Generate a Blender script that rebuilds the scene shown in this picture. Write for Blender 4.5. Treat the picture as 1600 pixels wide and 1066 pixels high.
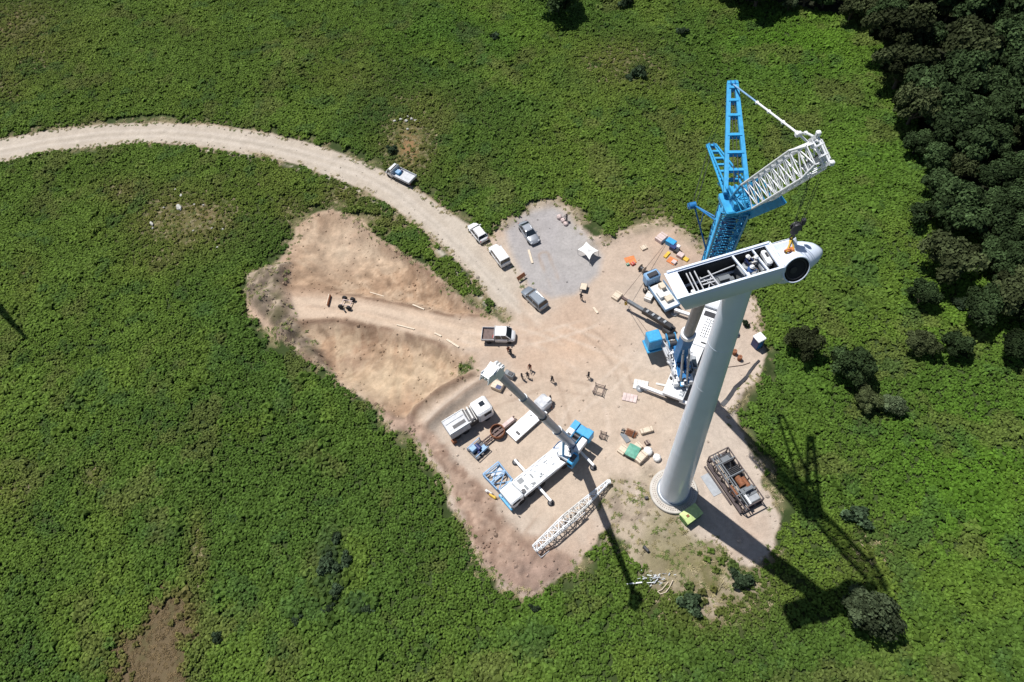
import bpy, math, random
import numpy as np
from mathutils import Vector, Matrix, Quaternion
R=math.radians
random.seed(7); RNG=np.random.default_rng(7)
for o in list(bpy.data.objects): bpy.data.objects.remove(o)
SC=bpy.context.scene
COL=SC.collection

# ------------------------------------------------------------ camera, sky, sun, exposure
F=1600*24/36; H=86.0; NX,NY=918.,1185.        # focal length in photo pixels, drone height, pixel of the point straight below
_n=Vector((NX-800,-(NY-533),-F)); _up=-_n.normalized()
_fw=Vector((0,0,-1)); _Y=(_fw-_fw.dot(_up)*_up).normalized(); _X=_Y.cross(_up)
RM=Matrix((_X,_Y,_up))                        # camera space -> world
cam=bpy.data.cameras.new('camera'); cam.sensor_width=36; cam.lens=24; cam.clip_start=.5; cam.clip_end=9000
co=bpy.data.objects.new('camera',cam); COL.objects.link(co)
co.matrix_world=Matrix.Translation((0,0,H))@RM.to_4x4()
SC.camera=co
SX,SY=.295,-.352                              # ground shadow per metre of height
sd=Vector((-SX,-SY,1)).normalized()           # towards the sun
elev=math.asin(sd.z); az=math.atan2(sd.x,sd.y)
w=bpy.data.worlds.new('World'); SC.world=w; w.use_nodes=True
nt=w.node_tree; bg=nt.nodes['Background']; sky=nt.nodes.new('ShaderNodeTexSky'); sky.sky_type='NISHITA'; sky.sun_disc=False
sky.sun_elevation=elev; sky.sun_rotation=az; sky.altitude=500
nt.links.new(sky.outputs[0],bg.inputs[0]); bg.inputs[1].default_value=.065
sl=bpy.data.lights.new('sun','SUN'); sl.energy=5.0; sl.angle=R(.53); sl.color=(1,.97,.93)
so=bpy.data.objects.new('sun',sl); COL.objects.link(so); so.rotation_euler=sd.to_track_quat('Z','Y').to_euler(); so.location=(0,0,200)
SC.view_settings.view_transform='Standard'; SC.view_settings.look='None'; SC.view_settings.exposure=0.14; SC.view_settings.gamma=1
SC.cycles.max_bounces=6; SC.cycles.diffuse_bounces=3; SC.cycles.glossy_bounces=3; SC.cycles.transparent_max_bounces=8

def at(px,py,z=0.):
    d=RM@Vector((px-800,-(py-533),-F)); t=(z-H)/d.z
    return Vector((d.x*t,d.y*t,z))

# ------------------------------------------------------------ noise, polygons
_lat=np.random.default_rng(3).random((256,256))
def vnoise(X,Y,s,o=0):
    x=np.asarray(X)/s+o*17.3+500; y=np.asarray(Y)/s+o*31.7+500
    xi=np.floor(x).astype(int); yi=np.floor(y).astype(int); u=x-xi; v=y-yi; u=u*u*(3-2*u); v=v*v*(3-2*v)
    g=lambda a,b:_lat[a%256,b%256]
    return (g(xi,yi)*(1-u)+g(xi+1,yi)*u)*(1-v)+(g(xi,yi+1)*(1-u)+g(xi+1,yi+1)*u)*v
def fbm(X,Y,s,n=4,o=0):
    t=0.;a=1.;w_=0.
    for k in range(n): t=t+a*vnoise(X,Y,s/2**k,o+k); w_+=a; a*=.55
    return t/w_
def P(pts): return np.array([[*at(*p)[:2]] for p in pts])
def sdf(X,Y,poly):                            # negative inside, metres
    d=np.full(X.shape,1e9); ins=np.zeros(X.shape,bool); n=len(poly)
    for i in range(n):
        a=poly[i]; b=poly[(i+1)%n]; e=b-a
        t=np.clip(((X-a[0])*e[0]+(Y-a[1])*e[1])/(e@e),0,1)
        d=np.minimum(d,(X-a[0]-t*e[0])**2+(Y-a[1]-t*e[1])**2)
        if a[1]!=b[1]:
            c=((a[1]>Y)!=(b[1]>Y))&(X<(b[0]-a[0])*(Y-a[1])/(b[1]-a[1])+a[0]); ins^=c
    d=np.sqrt(d); return np.where(ins,-d,d)
def dline(X,Y,pts):
    d=np.full(X.shape,1e9)
    for a,b in zip(pts[:-1],pts[1:]):
        e=b-a; t=np.clip(((X-a[0])*e[0]+(Y-a[1])*e[1])/(e@e),0,1)
        d=np.minimum(d,(X-a[0]-t*e[0])**2+(Y-a[1]-t*e[1])**2)
    return np.sqrt(d)
ss=lambda a,b,x: (lambda t:t*t*(3-2*t))(np.clip((x-a)/(b-a),0,1))

ROAD=P([(-220,262),(-120,245),(0,218),(80,203),(160,195),(250,192),(330,195),(420,208),(500,229),(570,255),(620,277),(655,297),(700,333),(738,358),(768,388),(800,400),(860,520),(815,510),(795,505),(770,470),(740,435),(700,395),(660,360),(610,320),(540,285),(460,256),(400,243),(330,232),(250,223),(200,223),(120,232),(60,240),(0,253),(-120,285),(-220,310)])
SITE=P([(765,385),(783,358),(800,343),(830,322),(870,315),(897,332),(908,358),(925,375),(950,378),(985,363),(1010,348),(1040,348),(1070,365),(1100,390),(1140,420),(1172,470),(1192,545),(1192,580),(1160,612),(1140,640),(1150,668),(1185,720),(1200,780),(1218,850),(1206,864),(1186,884),(1172,890),(1140,878),(1105,850),(1060,860),(1000,850),(960,820),(935,842),(905,865),(900,892),(860,908),(835,930),(815,935),(795,925),(770,905),(745,880),(730,840),(715,800),(690,740),(650,690),(610,675),(592,640),(550,610),(515,588),(480,565),(450,540),(425,520),(400,500),(385,470),(383,432),(420,415),(448,395),(463,358),(490,333),(520,328),(560,345),(590,370),(640,400),(680,430),(720,460),(750,487),(795,505),(820,440)])
GRAVEL=P([(785,362),(803,345),(832,328),(868,322),(893,338),(905,362),(925,382),(940,400),(935,430),(900,462),(860,468),(825,450),(800,400)])
UP_CUT=P([(465,352),(495,335),(520,332),(560,350),(590,376),(640,405),(680,435),(735,478),(762,492),(700,492),(640,478),(560,462),(500,455),(452,448),(455,400)])
LOW_CUT=P([(440,505),(520,500),(600,512),(680,535),(725,560),(735,585),(690,608),(650,640),(640,672),(605,650),(560,610),(500,580),(455,545)])
ROUGH=P([(590,640),(640,645),(668,662),(700,700),(735,740),(770,775),(795,812),(830,835),(900,868),(902,890),(860,908),(835,932),(800,930),(745,885),(715,800),(690,740),(650,690),(610,678)])
DEBRIS=P([(383,430),(420,415),(455,410),(450,450),(465,500),(500,540),(520,585),(480,565),(425,522),(385,472)])
PAD=P([(700,660),(770,590),(830,560),(960,560),(1060,600),(1080,700),(960,790),(905,850),(800,800),(740,740)])
DRYP=P([(945,765),(985,735),(1030,730),(1080,800),(1100,850),(1130,872),(1172,890),(1160,925),(1110,940),(1050,930),(990,900),(955,860)])
WOOD=P([(1130,-80),(1140,8),(1230,16),(1290,28),(1360,34),(1385,60),(1392,100),(1412,150),(1425,210),(1450,250),(1470,300),(1490,345),(1560,370),(1700,430),(1900,430),(1900,-80)])
DARKG=[(518,885,22,60,1.),(560,945,16,12,.8),(505,905,16,30,.8),(1155,905,28,28,.7),(1085,940,25,22,.7),(275,835,30,14,.4),(640,20,60,20,.3),(1000,112,18,12,.8),(725,50,50,20,.3),(1330,470,60,25,.3)]
BROWN=P([(175,1120),(177,1040),(190,1005),(215,985),(240,955),(262,925),(290,938),(297,980),(288,1120)])
TUFT=P([(716,565),(738,566),(742,578),(725,590),(712,578)])
OLIVE=[(290,345,85,50,.9),(250,405,60,30,.4),(640,225,42,55,.95),(655,170,70,30,.45),(30,50,90,70,.6),(10,130,40,40,.5),(970,105,80,45,.5),(560,130,60,45,.3),(190,300,45,22,.6),(420,280,60,30,.3),(310,860,14,60,.7),(20,770,40,40,.4),(1110,930,95,50,.8),(1360,870,60,60,.35),(1000,330,50,20,.5),(460,330,35,30,.5),(45,430,20,40,.3),(540,310,60,25,.6),(600,345,50,25,.5),(150,745,22,22,.5),(700,440,20,20,.3)]
LUSH=[(1250,70,130,60,.8),(1500,740,160,170,.8),(1480,480,120,130,.4),(740,45,150,50,.5),(1350,250,80,100,.45),(1230,700,100,60,.3),(900,950,130,60,.25),(1300,560,120,120,.3)]
def blob(X,Y,lst):
    t=np.zeros(X.shape)
    for px,py,rx,ry,s in lst:
        c=at(px,py); ex=at(px+rx,py)-c; ey=at(px,py+ry)-c
        M=np.linalg.inv(np.array([[ex.x,ey.x],[ex.y,ey.y]]))
        u=M[0,0]*(X-c.x)+M[0,1]*(Y-c.y); v=M[1,0]*(X-c.x)+M[1,1]*(Y-c.y)
        t=np.maximum(t,s*np.exp(-(u*u+v*v)))
    return t
def fields(X,Y):
    wob=(fbm(X,Y,5,4,2)-.5)*2.2+(vnoise(X,Y,.8,9)-.5)*.7
    d={}
    d['site']=sdf(X,Y,SITE)+wob*.75+(vnoise(X,Y,2.3,77)-.5)*1.3; d['road']=sdf(X,Y,ROAD)+wob*.28
    d['tuft']=sdf(X,Y,TUFT)+wob*.4; d['brown']=sdf(X,Y,BROWN)+wob*.8+(vnoise(X,Y,1.6,79)-.5)*2.6
    d['bare']=np.maximum(np.minimum(d['site'],d['road']),-d['tuft'])
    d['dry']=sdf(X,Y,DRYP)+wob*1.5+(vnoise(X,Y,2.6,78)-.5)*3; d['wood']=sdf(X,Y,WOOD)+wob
    return d
def height(X,Y,d=None):
    X=np.asarray(X,float); Y=np.asarray(Y,float)
    if d is None: d=fields(X,Y)
    z=.25*ss(0,3,d['bare'])+(fbm(X,Y,14,3,5)-.5)*.9*ss(1,9,d['bare'])
    up=sdf(X,Y,UP_CUT); lo=sdf(X,Y,LOW_CUT); ro=sdf(X,Y,ROUGH); de=sdf(X,Y,DEBRIS)
    ql=at(462,395); wl=ss(3,13,np.hypot(X-ql.x,Y-ql.y)); z=z-1.3*ss(.2,-1.8-5*(1-wl),up+(vnoise(X,Y,3,4)-.5)*.7)-1.5*ss(.3,-2.4,lo+(vnoise(X,Y,3,6)-.5)*.9)
    z=z+ss(.5,-2,ro)*(.2+fbm(X,Y,1.5,3,7)*.9)+ss(.5,-1.5,de)*(fbm(X,Y,2.6,4,8)*2.6)
    z=z+(ss(1,-2,up)+ss(1,-2,lo))*(fbm(X,Y,1.8,4,12)-.5)*.3
    b1=dline(X,Y,P([(768,590),(735,612),(700,640),(672,665)])); z=z+1.1*np.exp(-(b1/.9)**2)*(.5+fbm(X,Y,3,3,3))   # bank above the lower pad
    b2=dline(X,Y,P([(735,587),(690,610),(655,632),(640,650)])); z=z+.8*np.exp(-(b2/.8)**2)
    b3=dline(X,Y,P([(1195,575),(1160,608),(1140,640)])); z=z+1.1*np.exp(-(b3/1.1)**2)*fbm(X,Y,2.,3,4)
    b4=dline(X,Y,P([(785,350),(830,318),(872,313),(900,335),(925,375),(985,365),(1040,350),(1075,372)])); z=z+1.1*np.exp(-(b4/1.3)**2)*fbm(X,Y,2.,3,14)
    b5=dline(X,Y,P([(300,234),(400,246),(460,260),(540,290),(605,325),(655,366),(695,402),(730,440),(760,475)])); z=z+.55*np.exp(-(b5/.7)**2)*fbm(X,Y,1.6,3,15)
    b6=dline(X,Y,P([(560,348),(600,380),(650,410),(700,445),(745,482)])); z=z+.45*np.exp(-(b6/.8)**2)*fbm(X,Y,1.6,3,16)
    b7=dline(X,Y,P([(958,770),(985,742),(1030,728)])); z=z+.5*np.exp(-(b7/.9)**2)*fbm(X,Y,1.6,3,17)
    z=z+ss(0,-1.5,d['dry'])*(fbm(X,Y,3,4,18)-.3)*.8*ss(.5,2.5,np.hypot(X-16.85,Y-26.84)-2.4)
    return z
def gz(x,y): return float(height(np.array([x]),np.array([y]))[0])
def G(px,py):                                  # a point of the photo taken to the ground
    p=at(px,py)
    for _ in range(3): p=at(px,py,gz(p.x,p.y))
    return p

# ------------------------------------------------------------ materials
def mat(name,col,rough=.6,metal=0.,var=.12,scale=2.,bump=0.,spec=.4,coat=0.):
    m=bpy.data.materials.new(name); m.use_nodes=True; n=m.node_tree.nodes; L=m.node_tree.links
    b=n['Principled BSDF']; b.inputs['Roughness'].default_value=rough; b.inputs['Metallic'].default_value=metal
    b.inputs['Specular IOR Level'].default_value=spec; b.inputs['Coat Weight'].default_value=coat
    tc=n.new('ShaderNodeTexCoord'); nz=n.new('ShaderNodeTexNoise'); nz.inputs['Scale'].default_value=scale; nz.inputs['Detail'].default_value=6
    L.new(tc.outputs['Object'],nz.inputs['Vector'])
    r=n.new('ShaderNodeMapRange'); r.inputs[1].default_value=.3; r.inputs[2].default_value=.7; r.inputs[3].default_value=1-var; r.inputs[4].default_value=1+var*.6
    L.new(nz.outputs[0],r.inputs[0])
    v=n.new('ShaderNodeVectorMath'); v.operation='SCALE'; v.inputs[0].default_value=col; L.new(r.outputs[0],v.inputs['Scale']); L.new(v.outputs[0],b.inputs['Base Color'])
    if bump:
        bp=n.new('ShaderNodeBump'); bp.inputs['Strength'].default_value=bump; bp.inputs['Distance'].default_value=.05; L.new(nz.outputs[0],bp.inputs['Height']); L.new(bp.outputs[0],b.inputs['Normal'])
    return m
M=dict(
 deepb=mat('deep_blue_paint',(.012,.07,.22),.5,var=.3,scale=4),
 white=mat('white_paint',(.80,.81,.82),.38,var=.08,coat=.2), white2=mat('dusty_white_paint',(.66,.65,.62),.5,var=.15,scale=3), offw=mat('pale_steel',(.5,.51,.53),.5,var=.2),
 blue=mat('light_blue_paint',(.045,.33,.62),.4,var=.18,scale=3), dblue=mat('mid_blue_paint',(.02,.17,.42),.45,var=.25,scale=4), pblue=mat('faded_blue_paint',(.22,.38,.58),.5,var=.2,scale=3), navy=mat('navy_plastic',(.02,.035,.13),.5),
 turb=mat('tower_coating',(.74,.81,.93),.33,var=.05,scale=.5,coat=.15), dark=mat('dark_steel',(.045,.045,.05),.5,metal=.3), black=mat('black_rubber',(.02,.02,.022),.8), glass=mat('tinted_glass',(.015,.022,.03),.08,spec=.8,var=0),
 boomg=mat('boom_grey_paint',(.27,.31,.42),.35,var=.1),
 grey=mat('grey_paint',(.17,.185,.2),.4,var=.15), lgrey=mat('light_grey_steel',(.36,.38,.4),.42,metal=.3,var=.15), silver=mat('silver_car_paint',(.42,.44,.47),.28,metal=.5,var=.05,coat=.5), gcar=mat('grey_car_paint',(.3,.335,.37),.28,metal=.5,var=.05,coat=.5), wcar=mat('white_car_paint',(.78,.78,.78),.3,var=.04,coat=.5),
 rust=mat('rusty_steel',(.24,.095,.045),.8,var=.35,scale=4), dbrown=mat('dark_frame_steel',(.085,.065,.065),.6,var=.3,scale=3), brown=mat('brown_steel',(.14,.095,.085),.7,var=.3,scale=3), orange=mat('orange_paint',(.62,.2,.06),.5,var=.3), yellow=mat('yellow_paint',(.65,.42,.05),.5,var=.25), red=mat('red_paint',(.5,.06,.05),.5), beige=mat('pale_wood',(.62,.52,.4),.7,var=.2,scale=4), wood=mat('weathered_wood',(.42,.34,.26),.8,var=.25,scale=5), green=mat('green_tarpaulin',(.12,.34,.25),.6,var=.3,scale=2), gcab=mat('green_cabinet_paint',(.09,.26,.07),.5,var=.15), gcabr=mat('pale_green_roof',(.5,.62,.25),.5,var=.2), conc=mat('concrete',(.5,.47,.42),.85,var=.15,scale=1.5,bump=.3), cloth=mat('white_canvas',(.78,.77,.74),.75,var=.08), bags=mat('pinkish_sacks',(.6,.48,.45),.8,var=.2), rock=mat('pale_limestone',(.48,.47,.43),.9,var=.3,scale=3,bump=.8), skin=mat('skin',(.42,.26,.18),.6), hair=mat('dark_hair',(.03,.02,.015),.7), bark=mat('tree_bark',(.12,.09,.065),.9,var=.3,scale=4,bump=.8),
 rope=mat('steel_wire_rope',(.06,.06,.065),.5,metal=.5), interior=mat('dark_machine_room',(.035,.037,.042),.6,var=.3), rustw=mat('brown_workwear',(.2,.06,.03),.8), hivis=mat('orange_workwear',(.6,.16,.04),.7), bluew=mat('blue_workwear',(.05,.12,.3),.8), darkw=mat('dark_workwear',(.03,.03,.04),.8), greyw=mat('grey_workwear',(.15,.14,.14),.8), helm=mat('white_helmet',(.8,.8,.8),.35), yhelm=mat('yellow_helmet',(.75,.5,.05),.35), lens=mat('red_lamp_lens',(.45,.02,.02),.2), head=mat('lamp_glass',(.6,.62,.65),.1,spec=.8))

# ------------------------------------------------------------ mesh builder
class MB:
    def __init__(s,off=(0,0,0)): s.v=[];s.f=[];s.mi=[];s.m=0; s.off=Vector(off); s.sm=[]
    def add(s,vs,fs,smooth=False):
        b=len(s.v); s.v+= [Vector(q)-s.off for q in vs]
        for f in fs: s.f.append([b+i for i in f]); s.mi.append(s.m); s.sm.append(smooth)
        return s
    def box(s,c,d,rz=0,ry=0,rx=0):
        c=Vector(c); hx,hy,hz=[k/2 for k in d]; q=Matrix.Rotation(rz,3,'Z')@Matrix.Rotation(ry,3,'Y')@Matrix.Rotation(rx,3,'X')
        vs=[c+q@Vector((x*hx,y*hy,z*hz)) for x,y,z in ((-1,-1,-1),(1,-1,-1),(1,1,-1),(-1,1,-1),(-1,-1,1),(1,-1,1),(1,1,1),(-1,1,1))]
        return s.add(vs,[(3,2,1,0),(4,5,6,7),(0,1,5,4),(1,2,6,5),(2,3,7,6),(3,0,4,7)])
    def rbox(s,c,d,r=.05,rz=0):                 # box with chamfered vertical and top edges
        x,y,z=[k/2 for k in d]; r=min(r,x*.9,y*.9,z*.9); c=Vector(c); q=Matrix.Rotation(rz,3,'Z')
        def ring(a,b,zz,rr): return [(a,b-rr,zz),(a-rr,b,zz),(-a+rr,b,zz),(-a,b-rr,zz),(-a,-b+rr,zz),(-a+rr,-b,zz),(a-rr,-b,zz),(a,-b+rr,zz)]
        vs=ring(x,y,-z,r)+ring(x,y,z-r,r)+ring(x-r,y-r,z,r*.5)
        fs=[tuple(range(8))[::-1]]+[(i,(i+1)%8,8+(i+1)%8,8+i) for i in range(8)]+[(8+i,8+(i+1)%8,16+(i+1)%8,16+i) for i in range(8)]+[tuple(range(16,24))]
        return s.add([c+q@Vector(p) for p in vs],fs)
    def _fr(s,a,b,up=(0,0,1)):
        a=Vector(a);b=Vector(b);t=(b-a).normalized();u=Vector(up)
        if abs(t.dot(u.normalized()))>.97: u=Vector((0,1,0))
        x=t.cross(u).normalized(); return a,b,t,x,x.cross(t).normalized()
    def beam(s,a,b,w,h=None,w2=None,h2=None,up=(0,0,1)):
        h=h or w; w2=w2 or w; h2=h2 or h; a,b,t,x,y=s._fr(a,b,up)
        vs=[a+x*i*w/2+y*j*h/2 for i,j in((-1,-1),(1,-1),(1,1),(-1,1))]+[b+x*i*w2/2+y*j*h2/2 for i,j in((-1,-1),(1,-1),(1,1),(-1,1))]
        return s.add(vs,[(0,1,2,3),(7,6,5,4),(0,4,5,1),(1,5,6,2),(2,6,7,3),(3,7,4,0)])
    def tube(s,a,b,r,r2=None,n=8,cap=True,smooth=True):
        r2=r if r2 is None else r2; a,b,t,x,y=s._fr(a,b)
        vs=[p+(x*math.cos(k*2*math.pi/n)+y*math.sin(k*2*math.pi/n))*q for p,q in((a,r),(b,r2)) for k in range(n)]
        s.add(vs,[(k,(k+1)%n,n+(k+1)%n,n+k) for k in range(n)],smooth)
        if cap: s.add(vs,[tuple(range(n))[::-1],tuple(range(n,2*n))])
        return s
    def path(s,pts,r,n=6):
        for a,b in zip(pts[:-1],pts[1:]): s.tube(a,b,r,n=n)
        return s
    def rings(s,rs,close=True,cap=True,smooth=True):
        n=len(rs[0]); vs=[p for r_ in rs for p in r_]; fs=[]
        for i in range(len(rs)-1):
            for k in range(n if close else n-1): fs.append((i*n+k,i*n+(k+1)%n,(i+1)*n+(k+1)%n,(i+1)*n+k))
        s.add(vs,fs,smooth)
        if cap: s.add(rs[0],[tuple(range(n))[::-1]]); s.add(rs[-1],[tuple(range(n))])
        return s
    def lathe(s,c,prof,n=24,axis='Z',smooth=True,cap=True):
        c=Vector(c)
        def p(r,z,a):
            if axis=='Z': return c+Vector((r*math.cos(a),r*math.sin(a),z))
            if axis=='Y': return c+Vector((r*math.sin(a),z,r*math.cos(a)))
            return c+Vector((z,r*math.cos(a),r*math.sin(a)))
        return s.rings([[p(r,z,k*2*math.pi/n) for k in range(n)] for r,z in prof],True,cap,smooth)
    def torus(s,c,R_,r,n=28,m=8,ax=Vector((0,0,1))):
        c=Vector(c); q=Vector((0,0,1)).rotation_difference(ax)
        rs=[[c+q@Vector(((R_+r*math.cos(b*2*math.pi/m))*math.cos(a*2*math.pi/n),(R_+r*math.cos(b*2*math.pi/m))*math.sin(a*2*math.pi/n),r*math.sin(b*2*math.pi/m))) for b in range(m)] for a in range(n)]
        vs=[p for r_ in rs for p in r_]
        return s.add(vs,[(i*m+k,((i+1)%n)*m+k,((i+1)%n)*m+(k+1)%m,i*m+(k+1)%m) for i in range(n) for k in range(m)],True)
    def prism(s,pts,y0,y1):                     # side outline (x,z) pushed from y0 to y1
        n=len(pts); vs=[(x,y0,z) for x,z in pts]+[(x,y1,z) for x,z in pts]
        return s.add(vs,[tuple(range(n)),tuple(range(2*n-1,n-1,-1))]+[(k,n+k,n+(k+1)%n,(k+1)%n) for k in range(n)])
    def build(s,name,mats,parent=None,loc=None):
        me=bpy.data.meshes.new(name); me.from_pydata([tuple(v) for v in s.v],[],s.f)
        for m in (mats if isinstance(mats,(list,tuple)) else [mats]): me.materials.append(M[m] if isinstance(m,str) else m)
        me.polygons.foreach_set('material_index',s.mi); me.polygons.foreach_set('use_smooth',s.sm); me.update()
        import bmesh
        b=bmesh.new(); b.from_mesh(me); bmesh.ops.recalc_face_normals(b,faces=b.faces); b.to_mesh(me); b.free()
        o=bpy.data.objects.new(name,me); COL.objects.link(o)
        if parent is not None: o.parent=parent
        if loc is not None: o.location=loc
        return o
def tag(o,label=None,cat=None,group=None,kind=None):
    if label:o['label']=label
    if cat:o['category']=cat
    if group:o['group']=group
    if kind:o['kind']=kind
    return o
def thing(name,label,cat,loc=(0,0,0),rz=0,group=None):
    o=bpy.data.objects.new(name,None); COL.objects.link(o); o.location=loc; o.rotation_euler=(0,0,rz); o.empty_display_size=.5
    return tag(o,label,cat,group)
def copy_tree(o,parent=None):
    c=o.copy(); COL.objects.link(c); c.parent=parent
    for ch in KIDS.get(o.name,[]): copy_tree(ch,c)
    return c
KIDS={}
def kids(o):
    bpy.context.view_layer.update()
    st=[o]
    while st:
        a=st.pop(); KIDS[a.name]=list(a.children); st+=list(a.children)
def lattice(mb,p0,p1,w0,h0,w1,h1,n,rc,rd,up=(0,0,1),faces=(0,1,2,3),zig=True):
    a,b,t,x,y=mb._fr(p0,p1,up); prev=None
    for i in range(n+1):
        k=i/n; c=a.lerp(b,k); w_=w0+(w1-w0)*k; h_=h0+(h1-h0)*k
        q=[c+x*sx*w_/2+y*sy*h_/2 for sx,sy in((-1,-1),(1,-1),(1,1),(-1,1))]
        for j in faces: mb.tube(q[j],q[(j+1)%4],rd,n=5,cap=False)
        if prev:
            for j in range(4): mb.tube(prev[j],q[j],rc,n=6,cap=False)
            for j in faces:
                if (i+j)%2: mb.tube(prev[j],q[(j+1)%4],rd,n=5,cap=False)
                else: mb.tube(prev[(j+1)%4],q[j],rd,n=5,cap=False)
                if not zig: mb.tube(prev[(j+1)%4],q[j],rd,n=5,cap=False) if (i+j)%2 else mb.tube(prev[j],q[(j+1)%4],rd,n=5,cap=False)
        prev=q
    return x,y

# ------------------------------------------------------------ ground: one sheet
def soilcolor(X,Y,d):
    C=np.zeros(X.shape+(3,))
    def mix(c,t):
        t=np.clip(t,0,1)[...,None]; C[:]=C*(1-t)+np.array(c)*t
    n1=fbm(X,Y,9,4,21); n2=fbm(X,Y,2.2,4,22); n3=fbm(X,Y,26,3,23)
    C[:]=(.05,.075,.022)
    C*=(.7+.6*n2)[...,None]
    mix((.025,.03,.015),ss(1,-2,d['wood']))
    ol=blob(X,Y,OLIVE); mix((.13,.12,.045),ol*1.3*(.5+n2*.9)); mix((.2,.15,.08),ss(.62,.8,n1)*ol)
    mix((.14,.105,.058),ss(2.,-.6,d['brown'])); mix((.17,.115,.075),ss(.4,-.6,d['brown'])*ss(.5,.75,n1)); mix((.09,.085,.035),ss(.4,-.6,d['brown'])*ss(.5,.65,n2)*.6)
    bare=ss(.35,-.25,d['bare'])
    verge=ss(2.2,0,d['bare'])*ss(.35,.62,n2); mix((.27,.22,.13),verge*.8)
    # site soils
    mix((.50,.37,.27),bare)
    mix((.5,.425,.345),bare*ss(.3,.7,n3))
    mix((.46,.325,.23),bare*ss(.55,.75,n1)*.5)
    up=sdf(X,Y,UP_CUT); lo=sdf(X,Y,LOW_CUT); ro=sdf(X,Y,ROUGH)+(n2-.5)*2; de=sdf(X,Y,DEBRIS)+(n2-.5)*2.5; gr=sdf(X,Y,GRAVEL)+(n1-.5)*2
    t=bare*ss(3,-2,np.minimum(up,lo)); t0=np.maximum(t,bare*np.maximum(ss(.5,-1.,de),ss(.4,-1,ro))); mix((.41,.28,.18),t)
    # bucket streaks in the cut faces, fanning out from the track
    c=at(650,500); ang=np.arctan2(Y-c.y,X-c.x); rr=np.hypot(X-c.x,Y-c.y)
    st=vnoise(ang*34,rr*.18,1.,31)*.6+vnoise(ang*70,rr*.3,1.,32)*.4
    mix((.55,.42,.29),t*ss(.45,.75,st)*.5); mix((.26,.165,.1),t*ss(.42,.2,st)*.25)
    c3=fbm(X,Y,3.5,5,33); mix((.5,.385,.27),t*ss(.5,.64,c3)*.6); mix((.25,.16,.1),t*ss(.46,.36,c3)*.55)
    v3=vnoise(X*1.0,Y*.25,.7,34); mix((.55,.44,.3),t*ss(2,-2,lo)*ss(.5,.8,v3)*.45); ns=fbm(X,Y,.8,3,35); mix((.2,.13,.08),t*ss(.56,.68,ns)*.5)
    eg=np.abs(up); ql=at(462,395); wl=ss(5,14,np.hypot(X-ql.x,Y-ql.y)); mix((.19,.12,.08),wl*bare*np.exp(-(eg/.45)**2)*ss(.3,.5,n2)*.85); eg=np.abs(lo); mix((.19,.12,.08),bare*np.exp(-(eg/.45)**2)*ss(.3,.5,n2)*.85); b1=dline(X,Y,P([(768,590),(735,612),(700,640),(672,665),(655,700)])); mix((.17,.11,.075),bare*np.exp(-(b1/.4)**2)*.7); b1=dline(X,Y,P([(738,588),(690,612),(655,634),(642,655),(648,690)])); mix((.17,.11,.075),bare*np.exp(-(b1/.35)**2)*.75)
    q=at(545,375); mix((.55,.45,.33),t*np.exp(-(np.hypot((X-q.x)/7,(Y-q.y)/6))**2)*.65)
    q=at(600,590); mix((.56,.44,.29),t*np.exp(-(np.hypot((X-q.x)/9,(Y-q.y)/4))**2)*.55)
    mix((.28,.18,.12),bare*ss(.5,.75,fbm(X,Y,6,4,41))*ss(1,-2,np.minimum(up,lo))*.5)
    tr=sdf(X,Y,P([(455,462),(560,466),(680,492),(800,520),(800,545),(730,545),(640,520),(540,497),(450,500)]))+(n2-.5)*.6; mix((.57,.45,.335),bare*ss(.2,-.5,tr)*.9)
    mix((.38,.275,.205),bare*ss(.4,-1,ro)); mix((.27,.185,.135),bare*ss(.4,-1,ro)*ss(.45,.65,fbm(X,Y,.9,3,42)))
    q=at(835,895); mix((.33,.235,.185),bare*np.exp(-(np.hypot((X-q.x)/5,(Y-q.y)/2.6))**2)*.8)
    mix((.215,.17,.125),bare*ss(.5,-1.5,de)); mix((.42,.34,.25),bare*ss(.5,-1.5,de)*ss(.55,.7,fbm(X,Y,1.3,3,44))); mix((.13,.12,.06),bare*ss(.5,-1.5,de)*ss(.5,.7,n2)*.8)
    g=bare*ss(.6,-1.0,gr); mix((.39,.37,.35),g); mix((.36,.34,.335),g*ss(.4,.65,n1)*.5)
    pd=sdf(X,Y,PAD)+(n1-.5)*5; mix((.53,.43,.33),bare*ss(2,-3,pd)*.75)
    q=at(900,540); mix((.54,.385,.27),bare*np.exp(-(np.hypot((X-q.x)/9,(Y-q.y)/5))**2)*.75)
    for pts,w_,s in (([(480,462),(560,470),(660,492),(740,520),(800,530)],.35,.5),([(480,480),(560,490),(650,512),(730,540)],.35,.55),([(520,466),(620,478),(720,505),(830,520)],.25,.35),([(790,420),(830,490),(880,540),(960,560),(1000,600)],.4,.3),([(760,400),(800,470),(860,550),(900,620)],.5,.25),([(1090,470),(1170,470)],.3,.3)):
        dl=dline(X,Y,P(pts))+(n2-.5)*.5; mix((.56,.42,.3),bare*np.exp(-(dl/w_)**2)*s)
    for k,(pts,w_) in enumerate((([(770,400),(800,445),(850,500),(940,540),(1030,570)],.9),([(780,430),(820,500),(850,560),(870,630),(880,660)],1.),([(800,520),(860,540),(930,590),(960,650),(960,720)],1.),([(850,400),(870,450),(900,500),(960,560),(990,640)],.8),([(700,520),(780,535),(850,525),(930,500),(960,470)],.9),([(940,740),(900,760),(860,800),(830,840)],1.),([(1090,680),(1110,720),(1120,790),(1160,850)],.9),([(740,640),(790,620),(850,600),(920,610)],.9),([(990,560),(950,600),(900,640),(870,720)],1.),([(455,470),(560,478),(680,505),(790,530)],.85))):
        a=P([pts[0]])[0]; pp=[P([p])[0] for p in pts]; sm=[]
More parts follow.
